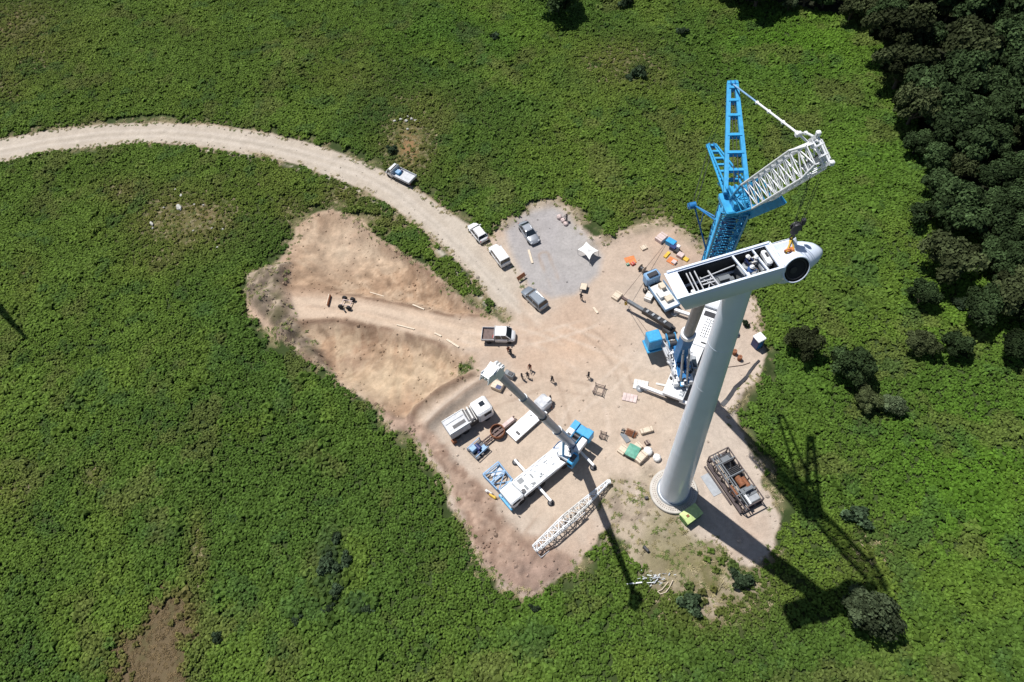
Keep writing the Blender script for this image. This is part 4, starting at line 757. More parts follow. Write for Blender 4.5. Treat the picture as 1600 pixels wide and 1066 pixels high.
for nm,m_,n_ in (('valve_block','offw',14),('hydraulic_unit','dark',12),('cable_box','blue',7),('step_plate','white',8)):
    q=MB()
    for k in range(n_):
        u=rr.uniform(-3.2,4.0); v=rr.choice((-1,1))*rr.uniform(.1,1.7); q.rbox(Q(u,v,rr.uniform(2.9,3.5)),(rr.uniform(.2,.7),rr.uniform(.15,.45),rr.uniform(.15,.5)),.03,rz=fz+rr.choice((0,0,.5)))
    o=q.build(nm,m_,gc); o['kind']='stuff'
q=MB()
for k in range(12):
    a_=Q(rr.uniform(-2,3.5),rr.uniform(-1.4,1.4),3.3); b_=a_+Q(rr.uniform(-1.5,1.5),rr.uniform(-.8,.8),rr.uniform(-.1,.4)); q.path([a_,(a_+b_)/2+Vector((0,0,.3)),b_],.045,n=5)
q.build('hydraulic_hoses','rope',gc)['kind']='stuff'
for v in (-1.45,1.35):
    q=MB()
    for k in range(8): q.tube(Q(-2.5+k*.85,v,3.0),Q(-2.5+k*.85,v,4.0),.03,n=5)
    q.tube(Q(-2.5,v,4.0),Q(3.45,v,4.0),.03,n=5); q.tube(Q(-2.5,v,3.5),Q(3.45,v,3.5),.025,n=5); q.build('handrail','offw',gc)
q=MB()
for k in range(6): q.box(Cq(-8.0+k*.45,-.9,2.03),(.3,.5,.05),rz=car_)
q.tube(Cq(-5.2,-1.2,2.1),Cq(-8.2,-1.2,2.1),.08,n=8); q.rbox(Cq(-5.2,.9,2.2),(.8,.6,.4),.05,rz=car_); q.build('deck_lockers','lgrey',gc)
# light blue ballast block carried out to the left, with its arms and winches
bb=at(1021,531,3.6)-O
q=MB(); q.rbox(bb,(1.9,1.8,2.3),.12,rz=R(5)); q.rbox(bb+Vector((0,0,-1.45)),(2.3,2.2,.3),.05,rz=R(5)); bw=q.build('counterweight','blue',gc)
q=MB(); q.beam(bb+Vector((1,.2,-.5)),Q(0,-1.2,2.9),.25,.5); q.beam(bb+Vector((1,-.8,-.5)),Q(1.6,-1.2,2.9),.2,.4); q.beam(bb+Vector((.9,.7,-.4)),Q(-1.8,-1.2,2.9),.16,.3); q.build('ballast_arm','offw',gc)
for y in (.35,-.75):
    c=at(1048,530,3.7)-O+Vector((.1,y,0)); q=MB(); q.tube(c+Vector((-.55,0,0)),c+Vector((.55,0,0)),.42,n=18); q.m=1
    for s in (-.6,.6): q.tube(c+Vector((s-.05,0,0)),c+Vector((s+.05,0,0)),.6,n=18)
    q.build('winch',['rope','blue'],gc)
# telescopic boom (grey) then blue lattice extension up to the head
b0=Vector((22.1,43.9,3.1))-O; b1=Vector((20.95,38.9,30.0))-O; b2=at(1150,317,42.6)-O
q=MB(); q.beam(b0-(b1-b0).normalized()*.6,b0.lerp(b1,.34),1.3,1.35); q.build('boom_base','dblue',gc)
q=MB(); q.tube(b0.lerp(b1,.33),b0.lerp(b1,.36),.95,n=20); q.build('boom_collar','white',gc)
q=MB(); q.tube(b0.lerp(b1,.34),b0.lerp(b1,.97),.68,.6,n=20); q.build('telescopic_section','grey',gc)
q=MB(); b15=b0.lerp(b1,.88); lattice(q,b15,b2,2.0,2.0,2.1,2.1,15,.11,.05,up=(0.35,1,0),zig=False); lt=q.build('lattice_boom','blue',gc)
q=MB(); q.tube(b15,b2,.52,.5,n=16); 
for k in range(9): q.tube(b15.lerp(b2,(k+.3)/9.4),b15.lerp(b2,(k+.45)/9.4),.62,n=16)
q.build('inner_mast','deepb',lt)
q=MB(); q.rbox(b2,(2.3,2.3,.5),.1); q.rbox(b2+Vector((0,0,.6)),(1.2,2.0,.9),.1); 
for v in (-.5,0,.5): q.tube(b2+Vector((v-.06,.5,.9)),b2+Vector((v+.06,.5,.9)),.5,n=16)
q.build('boom_head','blue',gc)
# luffing jib: first blue, then white lattice
j0=b2+Vector((.25,-.4,.4)); jt=at(1279,238,53.4)-O; jd=jt-j0
ja=j0.lerp(jt,.24); up=(1,.1,.3)
q=MB(); lattice(q,j0,ja,1.3,1.5,2.0,1.75,3,.1,.05,up=up); q.beam(j0+Vector((.5,-.6,-1.0)),j0.lerp(jt,.40)+Vector((1.5,-.2,-1.75)),.3,.7); jb=q.build('jib_foot_section','blue',gc)
q=MB(); x_,y_=lattice(q,ja,j0.lerp(jt,.88),2.0,1.75,2.0,1.75,8,.09,.04,up=up,zig=False); lattice(q,j0.lerp(jt,.88),jt,2.0,1.75,1.3,1.1,2,.09,.05,up=up,zig=True); jib=q.build('jib','white',gc)
q=MB(); jn=jd.normalized(); 
q.beam(jt.lerp(j0,.32)+y_*.95-x_*.3,jt.lerp(j0,.12)+y_*.85-x_*.3,.5,.05,up=y_); q.build('walkway','offw',jib)
q=MB(); q.tube(jt-x_*.95,jt+x_*.95,.08); q.tube(jt+jn*.6-x_*.95,jt+jn*.6+x_*.95,.07)
for v in (-.35,.35): q.tube(jt+jn*.35+x_*(v-.05),jt+jn*.35+x_*(v+.05),.34,n=16)
for v in (-.95,.95): q.beam(jt-jn*.4+x_*v,jt+jn*.75+x_*v,.09,.22); q.rbox(jt+jn*.8+x_*v*1.08,(.3,.3,.3),.06)
for v in (-.7,0,.7): q.tube(jt+x_*v,jt+jn*.6+x_*(v+.25),.04,n=5)
q.build('jib_head','white',jib)
# A-frames
def aframe(tip,wb,wt,rungs,r,name,lat=False):
    side=x_*1.0; side.z=0; side.normalize(); side=Vector((.97,-.22,0)); bl=b2+Vector((0,.3,.8))-side*wb/2; br=b2+Vector((0,.3,.8))+side*wb/2; tl=tip-side*wt/2; tr=tip+side*wt/2
    q=MB()
    if lat:
        for a_,b_ in ((bl,tl),(br,tr)): q.tube(a_,b_,r); q.tube(a_+Vector((0,-.3,.75)),b_+Vector((0,-.1,.3)),r*.7)
        for k in range(1,14):
            f_=k/14; 
            for a_,b_ in ((bl,tl),(br,tr)): q.tube(a_.lerp(b_,f_),(a_+Vector((0,-.3,.75))).lerp(b_+Vector((0,-.1,.3)),f_+.03),r*.45,n=5,cap=False)
    else: q.beam(bl,tl,r*2,r*2.2); q.beam(br,tr,r*2,r*2.2)
    for f_ in rungs: q.beam(bl.lerp(tl,f_),br.lerp(tr,f_),r*1.7,r*(2.6 if int(f_*100)%2 else 1.7))
    q.beam(tl-side*.15,tr+side*.15,r*2.2,r*2.2); o=q.build(name,'blue',gc)
    s=MB(); 
    for v in (-.3,.3): s.tube(tip+side*(v*wt-.05),tip+side*(v*wt+.05),.3,n=14)
    s.build('sheave','dblue',o); return o
l1=Vector((22.45,46.3,46.1))-O; l2=Vector((22.1,47.2,38.4))-O
aframe(l1,1.75,.6,(.2,.35,.51,.69,.83,.95),.17,'a_frame'); aframe(l2,1.9,.7,(.25,.42,.56,.7,.85),.12,'a_frame',True)
q=MB()
for s in (-1,1): q.beam(b2+Vector((-.5*s,.8,.2)),l2.lerp(b2,.55)+Vector((-.35,0,-.9)),.12)
q.build('strut','blue',gc)
# winch arm on the left of the boom
wa=Vector((18.55,40.7,38.0))-O; k1=b15.lerp(b2,.42)+Vector((-.9,.6,0)); k2=b15.lerp(b2,.78)+Vector((-.9,.6,0)); k3=b15.lerp(b2,.72)+Vector((-.2,1.2,0))
q=MB(); 
for k_ in (k1,k2,k3): q.tube(k_,wa,.08,n=6)
q.tube(k1.lerp(wa,.55),k2.lerp(wa,.55),.06,n=6); ar=q.build('guy_arm','dblue',gc)
q=MB(); q.tube(wa+Vector((-.45,0,0)),wa+Vector((.15,0,0)),.3,n=14); q.rbox(wa+Vector((-.2,.2,-.25)),(.6,.5,.4),.06); q.build('guy_winch','dblue',ar)
# pendant bars
jy=jt.lerp(j0,.13)+y_*1.2; sp_=l1.lerp(jy,.78)+Vector((0,0,.1))
q=MB(); q.tube(l1,l1.lerp(sp_,.42),.075,n=6); q.build('pendant_rod','pblue',gc)
q=MB(); q.tube(l1.lerp(sp_,.42),sp_,.085,n=6)
for f_ in (.42,.6,.8,.98): c=l1.lerp(sp_,f_); q.rbox(c,(.25,.25,.2),.04)
for s in (-.85,.85):
    mid=sp_.lerp(jt,.5)+x_*s*.6+Vector((0,0,.25)); e=jt+jn*.4+x_*s
    q.tube(sp_,mid,.085,n=6); q.tube(mid,e,.085,n=6); q.rbox(mid,(.22,.22,.2),.04)
q.rbox(sp_,(.45,.35,.3),.06); q.build('pendant_bar','white',gc)
q=MB()
for s in (-.2,.2):
    q.tube(l1+Vector((s,0,0)),l2+Vector((s-.3,0,.2)),.03,n=4,cap=False); q.tube(l2+Vector((s,0,0)),wa+Vector((s,0,.1)),.03,n=4,cap=False); q.tube(l1+Vector((s*.5,0,0)),b2+Vector((s,.4,1)),.03,n=4,cap=False)
q.tube(ja+y_*1.0,b2+Vector((0,0,1.2)),.03,n=4); q.tube(ja+y_*1.02,jt+y_*.8,.05,n=5)
q.build('stay_rope','rope',gc)
# hoist ropes, hook block and slings down to the hub
hk=Vector((20.25,27.85,48.9))-O; hd=Vector((20.35,28.0,53.3))-O
q=MB()
for dx,dy in ((-.25,-.1),(.25,.1),(-.1,.25),(.1,-.25)): q.tube(hd+Vector((dx*1.4,dy*1.4,0)),hk+Vector((dx,dy,.4)),.025,n=4,cap=False)
q.build('hoist_rope','rope',gc)
q=MB(); q.rbox(hk,(.5,.34,.9),.08); 
for v in (-.13,.13): q.tube(hk+Vector((-.0,v-.05,.15)),hk+Vector((0,v+.05,.15)),.36,n=16)
q.tube(hk+Vector((0,0,-.45)),hk+Vector((0,0,-.75)),.1,n=8); q.torus(hk+Vector((0,0,-.9)),.17,.055,n=14,m=6,ax=Vector((0,1,0))); q.rbox(hk+Vector((.55,.25,.3)),(.3,.3,.5),.06); q.build('hook_block','dark',gc)
sl_=thing('lifting_sling','orange and yellow lifting gear on top of the hub, under the big crane hook','sling',O+hk+Vector((0,0,-1.0)))
hx=(Vector((TX,TY,0))+hc+U*3.1+Vector((0,0,1.36)))-sl_.location
q=MB()
for s in ((-.35,.25),(.35,.25),(-.3,-.25),(.3,-.25)): q.beam((0,0,0),hx+Vector((s[0],s[1],-.1)),.1,.04)
q.build('strap','yellow',sl_); q=MB(); q.torus(hx+Vector((-.15,-.1,.05)),.2,.06,n=14,m=6,ax=Vector((0,1,.3))); q.rbox(hx+Vector((.1,0,-.05)),(.5,.35,.2),.05); q.build('shackle','orange',sl_)
def gthing(name,label,cat,px,py,rz=0,group=None): p=G(px,py); return thing(name,label,cat,(p.x,p.y,p.z),rz,group)
def pang(a,b):                                 # world heading of a photo direction on the ground
    p=G(*a);q=G(*b); return math.atan2(q.y-p.y,q.x-p.x),(q-p).length,(p+q)/2
# mats and loose boards under and beside the crane's outriggers
for x,y,a,l in ((1001,602,.5,'white square outrigger mat lying above the long outrigger beam end'),(984,622,.2,'pinkish flat mat lying below the long outrigger beam end'),(1035,602,.3,'narrow grey plank beside the white deck end of the big crane')):
    t=gthing('outrigger_mat',l,'mat',x,y,R(-25)); q=MB()
    if 'plank' in l: q.rbox((0,0,.08),(1.8,.3,.12),.02)
    else:
        for k in range(4): q.rbox((-.75+k*.5,0,.08),(.48,1.5 if 'white' in l else 1.2,.16),.02)
    q.build('boards','white2' if 'white' in l else 'bags',t)
    if 'plank' not in l:
        for s in (-1,1): MB().torus((s*1.02,0,.1),.09,.02,n=12,m=5).build('handle','dark',t)

# ---- small loader lorry with its black folding boom, left of the nacelle
hd_,ln,md=pang((1012,436),(1052,492)); t=thing('loader_lorry','pale blue flatbed lorry partly hidden under the rear end of the nacelle','lorry',(md.x,md.y,0),hd_)
q=MB(); q.box((0,0,.75),(6.6,.9,.3)); q.build('chassis','dark',t)
MB().box((.9,0,1.1),(4.8,2.45,.12)).build('bed_floor','white2',t)
for s in (1,-1): MB().box((.9,s*1.24,1.4),(4.8,.06,.6)).build('dropside','pblue',t)
MB().box((3.32,0,1.4),(.06,2.5,.6)).build('tailboard','pblue',t)
q=MB(); q.rbox((-2.75,-.0,1.6),(1.5,2.35,1.7),.2); cb=q.build('cab','pblue',t); MB().box((-3.51,0,1.95),(.04,2.0,.7)).build('windscreen','glass',cb); MB().rbox((-2.6,0,2.55),(.8,1.6,.2),.06).build('air_deflector','dark',cb)
for x in (-2.6,1.2,2.3):
    for s in (1,-1): wheel(t,x,s*1.0,.48,.32)
for x,y,z,a,b_,c,m_ in ((-.6,.5,.35,1.0,.8,.7,'beige'),(.6,-.4,.3,1.2,.9,.6,'cloth'),(1.7,.3,.25,.9,1.1,.5,'beige')):
    p=loc_on(t,x,y,1.16+0); cr=thing('crate',{'-0.6':'pale wooden crate at the front of the pale blue lorry bed','0.6':'white box in the middle of the pale blue lorry bed','1.7':'pale wooden crate at the tail of the pale blue lorry bed'}[str(x)],'crate',p,hd_); MB().rbox((0,0,c/2),(a,b_,c),.03).build('shell',m_,cr); MB().rbox((0,0,c+.02),(a*1.03,b_*1.03,.05),.01).build('lid',m_,cr)
lb0=at(1046,510,1.4); lb1=at(972,465,2.4); ld=(lb1-lb0).normalized()
t=thing('loader_crane','black telescopic crane arm reaching left from beside the pale blue lorry','crane',(lb0.x,lb0.y,0)); o_=Vector((lb0.x,lb0.y,0))
q=MB(o_); q.rbox(Vector((lb0.x,lb0.y,.55)),(1.6,1.3,.9),.1,rz=.5); q.tube(Vector((lb0.x,lb0.y,.9)),lb0+Vector((0,0,.2)),.28,n=12); q.build('pedestal','dark',t)
q=MB(o_); q.beam(lb0-ld*.3,lb0.lerp(lb1,.55),.75,.8); q.build('boom_base','dark',t)
q=MB(o_); q.beam(lb0.lerp(lb1,.5),lb0.lerp(lb1,.88),.46,.5); q.build('boom_section','grey',t)
q=MB(o_); q.beam(lb0.lerp(lb1,.85),lb1,.34,.36); q.build('boom_tip','brown',t)
q=MB(o_); q.tube(lb0+Vector((.3,-.2,-.4)),lb0.lerp(lb1,.42)-Vector((0,0,.35)),.12,n=8); q.build('lift_cylinder','lgrey',t)
q=MB(o_)
for k in range(4): q.rbox(lb0.lerp(lb1,.1+.12*k)+Vector((0,0,.45)),(.5,.35,.18),.03,rz=.5)
q.build('valve_block','lgrey',t)
hkp=at(978,474,1.3); q=MB(o_); q.tube(lb1,hkp,.03,n=5); q.build('hoist_rope','rope',t); q=MB(o_); q.rbox(hkp,(.4,.35,.45),.06); q.torus(hkp-Vector((0,0,.35)),.14,.05,n=12,m=6,ax=Vector((0,1,0))); q.build('hook','yellow',t)
q=MB(o_); e=G(1045,374); q.tube(lb1,e,.03,n=4); q.build('tag_line','brown',t)
q=MB(o_); q.tube(hkp,at(1013,520,4.6),.03,n=4); q.build('load_line','brown',t)
for x,y in ((967,464),): pass
def crate(x,y,a,b_,c,rz_,m_,l,g=None,name='crate',cat='crate',bat=True):
    t=gthing(name,l,cat,x,y,rz_,g); q=MB(); q.rbox((0,0,c/2),(a,b_,c),.04); q.build('shell',m_,t)
    if bat:
        q=MB()
        for s in (-.3,.3): q.box((s*a,0,c+.012),(.1,b_*.98,.024))
        q.build('batten','wood',t)
    return t
crate(964,464,1.5,1.1,.5,.7,'beige','small pale timber stack beside the tip of the black loader arm')
crate(1033,374,1.7,1.3,.7,.6,'bags','pinkish crate at the soil edge beside the blue container')
crate(1006,388,1.0,.8,.3,.3,'beige','flat pale pallet on the soil above the orange mat')
crate(985,407,1.6,1.5,.08,.1,'orange','flat orange-red mat on the soil above the loader lorry',name='ground_mat',cat='mat',bat=False)
crate(989,413,.7,.5,.35,.4,'red','small red box on the orange mat',name='tool_box',cat='tool box')
crate(981,414,.5,.4,.3,.2,'green','small green box at the lower side of the orange mat',name='tool_box',cat='tool box')
t=gthing('cable_drum','grey cable drum standing near the front of the pale blue lorry','cable drum',1003,423,.6); q=MB(); q.tube((0,-.35,.55),(0,.35,.55),.3,n=16); q.build('core','rope',t)
for s in (-.4,.4): MB().tube((0,s-.04,.55),(0,s+.04,.55),.55,n=20).build('flange','wood',t)
crate(1014,466,1.5,1.1,.7,.9,'white2','white box on the ground between the pale blue lorry and its black arm',name='equipment_box',cat='box')
crate(1020,459,.6,.6,.8,.2,'grey','grey generator set touching the side of the pale blue lorry',name='generator',cat='generator')
crate(1008,456,.6,.5,.8,.2,'dark','dark machine case at the front corner of the pale blue lorry',name='machine_case',cat='case')
for x,y,a,b_,c,m_,l in ((1048,382,1.5,1.0,.9,'blue','light blue box, upper end of the row of boxes by the soil edge'),(1052,389,1.0,1.0,.8,'navy','navy box second in the row of boxes by the soil edge'),(1057,394,.8,.8,.6,'dark','dark box third in the row of boxes by the soil edge'),(1059,391,.5,.5,1.1,'white','small white canister standing in the row of boxes'),(1063,401,1.0,.9,.6,'bags','pinkish box, lower end of the row of boxes by the soil edge'),(1070,405,1.2,.7,.25,'yellow','yellow folded straps beyond the lower end of the row of boxes'),(1042,399,.5,1.3,.25,'yellow','yellow strap bundle on the soil left of the navy box'),(1050,408,1.4,1.2,.12,'orange','pale orange sheet on the soil beside the yellow strap bundle'),(1053,411,.7,.7,.4,'bags','pinkish coil box on the pale orange sheet')):
    crate(x,y,a,b_,c,R(-50),m_,l,name='box' if 'box' in l or 'canister' in l else 'ground_sheet',cat='box' if 'box' in l or 'canister' in l else 'sheet',bat=False)
# ---- crates beside the tower foot
crate(1010,674,1.7,.7,.55,.1,'beige','long pale crate highest right in the heap beside the tower foot')
crate(1001,717,1.7,1.0,.9,R(35),'beige','pale crate at the lower edge of the heap below the green crate')
crate(973,704,1.3,1.0,.5,.7,'beige','pale crate on the left side of the green crate')
crate(996,699,1.1,1.0,.5,.5,'beige','pale crate on the right side of the green crate')
t=gthing('crate','green tarpaulin covered crate in the middle of the heap by the tower foot','crate',988,709,R(50)); MB().rbox((0,0,.45),(1.7,1.5,.9),.05).build('shell','dark',t); q=MB(); q.rings([[Vector((x*.88*k,y*.78*k,z)) for x,y in((-1,-1),(0,-1.04),(1,-1),(1.04,0),(1,1),(0,1.04),(-1,1),(-1.04,0))] for k,z in((1,.7),(.98,.96),(.5,1.06),(.04,1.12))],smooth=False); q.build('tarpaulin','green',t)
def bag(x,y,r,h,l,m_='cloth'):
    t=gthing('bulk_bag',l,'bag',x,y,.3); rr=random.Random(x); q=MB(); q.rings([[Vector((math.cos(a)*r*k*rr.uniform(.92,1.06),math.sin(a)*r*k*rr.uniform(.92,1.06),z)) for a in [i*math.pi/6 for i in range(12)]] for k,z in((.85,0),(1,h*.4),(.97,h*.8),(.6,h),(.1,h*1.02))],smooth=True); q.build('sack',m_,t)
    for s in (-.6,.6): MB().torus((s*r,0,h),.14,.025,n=10,m=5,ax=Vector((0,1,0))).build('loop',m_,t)
bag(1012,707,.62,.8,'white bulk bag between the pale crates and the round bag'); bag(1026,717,.55,.7,'round white bag nearest the tower in the heap of crates')
crate(1011,693,.6,.6,.5,.3,'brown','small dark box above the white bulk bag',name='tool_box',cat='tool box')
t=gthing('rusty_bundle','bundle of rusty rods strapped together above the green crate','rods',986,678,R(-35)); rr=random.Random(4)
q=MB()
for k in range(12): q.tube((-.75+rr.uniform(-.1,.1),-.4+k*.075,.1+.12*(k%3)),(.75+rr.uniform(-.1,.1),-.42+k*.075,.1+.12*(k%3)),.045,n=6)
q.build('rods','rust',t); MB().box((.35,0,.26),(.08,1.0,.42)).build('strap','dark',t)
crate(977,684,.7,1.6,.12,R(20),'grey','grey-blue panel lying beside the rusty rods',name='steel_sheet',cat='metal sheet',bat=False); crate(973,674,.7,.4,.3,R(60),'dark','small dark box at the upper end of the grey-blue panel',name='tool_box',cat='tool box')
# ---- transformer cabinet below the tower
hd2,ln2,md2=pang((1067,816),(1089,800)); t=thing('transformer_cabinet','green electrical cabinet with a pale roof end beside the tower shadow','cabinet',(md2.x,md2.y,gz(md2.x,md2.y)),hd2); MB().rbox((0,0,.65),(2.4,1.4,1.3),.03).build('housing','gcab',t); q=MB(); q.rings([[Vector((x*1.25,y*.8,z)) for x,y in ((-1,-1),(1,-1),(1,1),(-1,1))] for z in (1.31,1.37)]+[[Vector((x*1.2,y*.08,1.6)) for x,y in ((-1,-1),(1,-1),(1,1),(-1,1))]],smooth=False); q.build('roof','gcabr',t); MB().box((-1.22,0,.65),(.03,1.0,1.1)).build('door','gcab',t); q=MB(); q.box((-.6,-.0,1.62),(.35,.3,.08)); q.build('vent','rust',t)
# ---- rusty transport frame with gearbox parts, right of the tower
hd3,ln3,md3=pang((1117,712),(1176,798)); t=thing('transport_frame','long dark steel frame loaded with rusty machinery, right of the tower foot','machine frame',(md3.x,md3.y,.05),hd3)
Lf=ln3*.92; hf=Lf/2; wf=1.4; q=MB()
for s in (-1,1):
    q.beam((-hf,s*wf,.2),(hf,s*wf,.2),.25,.3); q.beam((-hf,s*wf,1.9),(hf,s*wf*.97,1.9),.13)
    for k in range(6): x=-hf+k*Lf/5; q.beam((x,s*wf,.3),(x,s*wf,1.9),.13)
    for k in range(5): x=-hf+k*Lf/5; q.tube((x,s*wf,.3 if k%2 else 1.9),(x+Lf/5,s*wf,1.9 if k%2 else .3),.05,n=6)
for x in (-hf,hf): q.beam((x,-wf,.2),(x,wf,.2),.25,.3); q.beam((x,-wf,1.9),(x,wf,1.9),.13)
q.build('outer_frame','dbrown',t)
q=MB()
for x in (-hf*.62,-hf*.1,hf*.55): q.beam((x,-wf,1.95),(x,wf,1.95),.12,.12)
for y in (-.55,-.85): q.beam((-hf,y,1.85),(hf,y,1.85),.12,.14)
q.beam((-hf,.5,.4),(hf,.5,.4),.2,.25); q.beam((-hf,-.7,.4),(hf,-.7,.4),.2,.25); q.build('cross_beam','grey',t)
q=MB(); q.box((-hf*.72,.5,1.2),(1.2,1.6,.5)); q.m=1; q.box((-hf*.72,.45,1.47),(.7,1.3,.05)); q.build('control_rack',['dark','grey'],t)
q=MB()
for k in range(6): q.box((-hf*.35+k*.2,.45,1.1),(.1,1.7,.9))
q.build('cooling_fins','dark',t)
for x,y,r_ in ((hf*.12,.35,.42),(hf*.22,.9,.3),(hf*.3,-1.1,.3)): q=MB(); q.tube((x-.6,y,1.2),(x+.6,y,1.25),r_,n=16); q.tube((x+.6,y,1.2),(x+.75,y,1.2),r_*1.2,n=16); q.build('rusty_cylinder','rust',t)
q=MB(); q.rbox((hf*.55,.5,.95),(1.3,1.8,1.0),.1); q.tube((hf*.5,.0,1.5),(hf*.5,1.1,1.5),.3,n=12); q.build('engine_block','grey',t)
q=MB(); q.tube((hf*.62,-.3,1.6),(hf*.95,-.3,1.55),.18,n=12); q.build('white_pipe','white',t)
q=MB(); q.rbox((hf*.82,.55,1.0),(.8,1.5,.9),.08); q.build('radiator','lgrey',t)
rr=random.Random(9); q=MB()
for k in range(16): a=Vector((rr.uniform(-hf,hf*.9),rr.uniform(-1.5,1.4),rr.uniform(.6,1.7))); q.tube(a,a+Vector((rr.uniform(-.9,.9),rr.uniform(-.5,.5),rr.uniform(-.3,.3))),rr.choice((.04,.06,.09)),n=6)
q.build('pipework','dark',t)
q=MB(); q.beam((-hf*.9,-wf-.35,.5),(hf,-wf-.3,.5),.14,.3); q.beam((-hf*.9,-wf-.65,.15),(hf*.6,-wf-.55,.15),.2,.2); q.build('side_rail','dbrown',t)
q=MB(); q.rbox((0,0,.03),(3.0,1.4,.06),.02); o=q.build('drip_sheet','lgrey',None,loc=G(1112,757)); o.rotation_euler.z=hd3; tag(o,'faded blue-grey sheet on the ground along the left of the steel frame','sheet')
# ---- portable cabin, barrels on the right
t=gthing('site_toilet','small dark blue cabin with a bright white roof at the right edge of the clearing','toilet cabin',1182,540,R(20)); MB().rbox((0,0,1.1),(1.2,1.2,2.1),.05).build('walls','navy',t); MB().rbox((0,0,2.22),(1.35,1.35,.2),.08).build('roof','white',t); MB().box((-.1,-.61,1.05),(.8,.03,1.8)).build('door','dblue',t)
for x,y,l in ((1147,553,'rusty barrel nearer the white-roofed cabin of two'),(1155,562,'rusty barrel farther from the white-roofed cabin of two')):
    t=gthing('barrel',l,'barrel',x,y,0,'barrels on the soil'); q=MB(); q.lathe((0,0,0),[(.29,0),(.3,.28),(.33,.3),(.3,.32),(.3,.58),(.33,.6),(.3,.62),(.29,.88),(.26,.86),(0,.86)],n=20); q.build('drum','rust',t); MB().lathe((0,0,.86),[(.06,0),(.06,.04),(0,.04)],n=8).build('cap','dark',t)
# ---- white lattice boom lying on the ground
a=G(836,861);b=G(951,756); mid=a.lerp(b,.5); t=thing('spare_lattice_boom','white tapered lattice boom lying on the ground across the raised crane shadow','crane boom',(mid.x,mid.y,0)); o_=Vector((mid.x,mid.y,0)); zz=Vector((0,0,1.0))
q=MB(o_); A=a+zz;B_=b+zz; lattice(q,A,A.lerp(B_,.42),.75,.7,1.2,1.0,6,.08,.05); q.build('lower_section','white',t)
q=MB(o_); lattice(q,A.lerp(B_,.42),A.lerp(B_,.68),1.2,1.0,.85,.8,4,.08,.05); q.build('middle_section','white2',t)
q=MB(o_); lattice(q,A.lerp(B_,.68),B_,0.85,.8,.32,.4,5,.07,.045); q.tube(B_-Vector((.2,.1,0)),B_+Vector((.2,-.1,0)),.3,n=12); q.build('tip_section','white',t)
q=MB(o_); x2=(B_-A).cross(Vector((0,0,1))).normalized(); q.beam(A.lerp(B_,.04)+x2*.6,A.lerp(B_,.6)+x2*.9,.1,.3); q.path([A+x2*.3+Vector((0,0,-.5)),A+x2*1.1+Vector((0,0,-.9)),A.lerp(B_,.1)+x2*1.2+Vector((0,0,-.9))],.05); q.build('catwalk','offw',t)
q=MB(o_); 
for f_ in (.12,.5,.85): c=A.lerp(B_,f_); q.rbox(Vector((c.x,c.y,.12)),(.3,2.0,.25),.03,rz=math.atan2((B_-A).y,(B_-A).x))
q.build('support_block','wood',t)
# ---- blue lattice section leaning flat near the cab of the truck crane
hd4,_,_=pang((762,741),(780,767)); p=G(779,748); t=thing('lattice_section','light blue lattice crane section lying left of the white crane cab','crane section',(p.x,p.y,0),hd4+.1); q=MB(); lattice(q,(-1.5,0,.6),(1.6,0,.6),2.6,.7,2.3,.7,2,.1,.08); q.build('chords','pblue',t); q=MB()
for x in (-1.5,0.05,1.6): q.beam((x,-1.25,1.0),(x,1.25,1.0),.16,.1)
q.build('cross_beam','pblue',t); MB().box((-.6,.3,.2),(1.5,1.6,.04)).build('floor_grating','offw',t)
for x,y,m_,l in ((770,776,'yellow','yellowish gas cylinder lying left of the truck crane cab'),(764,770,'white2','white canister standing above the yellow cylinder by the truck crane cab'),(767,773,'brown','brown canister between the white canister and the yellow cylinder')):
    t=gthing('gas_cylinder',l,'gas cylinder',x,y,R(-45)); q=MB(); q.tube((-.5,0,.22),(.45,0,.22),.2,n=14); q.tube((.45,0,.22),(.6,0,.22),.2,.08,n=14); q.build('bottle',m_,t); MB().tube((.58,0,.22),(.7,0,.22),.05,n=8).build('valve','dark',t)
# ---- ballast lorry on the left pad
hd5,ln5,md5=pang((706,678),(762,643)); t=thing('flatbed_lorry','white lorry with a roof hatch on its cab, parked along the left bank','lorry',(md5.x,md5.y,0),hd5)
h5=ln5/2+.55
q=MB(); q.box((0,0,.8),(2*h5-.6,.9,.4)); q.build('chassis','dark',t)
q=MB(); q.rbox((h5-1.25,0,1.75),(2.4,2.5,2.1),.25); cb=q.build('cab','wcar',t); q=MB(); q.box((h5-1.05,.15,2.83),(.75,.7,.05)); q.build('roof_hatch','glass',cb); MB().box((h5-.03,0,2.1),(.05,2.1,.8)).build('windscreen','glass',cb)
for s in (1,-1): MB().box((h5-1.0,s*1.26,2.05),(1.1,.03,.7)).build('side_window','glass',cb)
q=MB()
for k,x in enumerate((h5-2.7,h5-3.1,h5-3.6,h5-4.0)): q.beam((x,-1.15,2.0),(x+.15,1.15,2.35),.22 if k%2 else .1,.25)
q.build('exhaust_stack','white2',t); q=MB(); q.rbox((h5-3.3,0,1.4),(1.6,2.2,1.2),.1); q.tube((h5-3.3,-.9,2.0),(h5-2.7,-.9,2.1),.25,n=12); q.tube((h5-4.1,-.3,2.1),(h5-4.1,.9,2.1),.16,n=10); q.build('engine_housing','dark',t)
q=MB(); q.rbox((-h5+1.6,0,1.75),(3.1,2.5,1.4),.06); q.beam((-h5+.3,.6,2.5),(-h5+3,.6,2.5),.5,.08); bx=q.build('ballast_box','offw',t); q=MB(); q.box((-h5+1.9,-.5,2.47),(1.9,.5,.05)); q.box((-h5+3.3,0,1.6),(.3,2.4,1.2)); q.build('box_opening','dark',bx); q=MB(); q.box((-h5+.6,-.3,2.47),(.6,.6,.04)); q.build('grating','lgrey',bx)
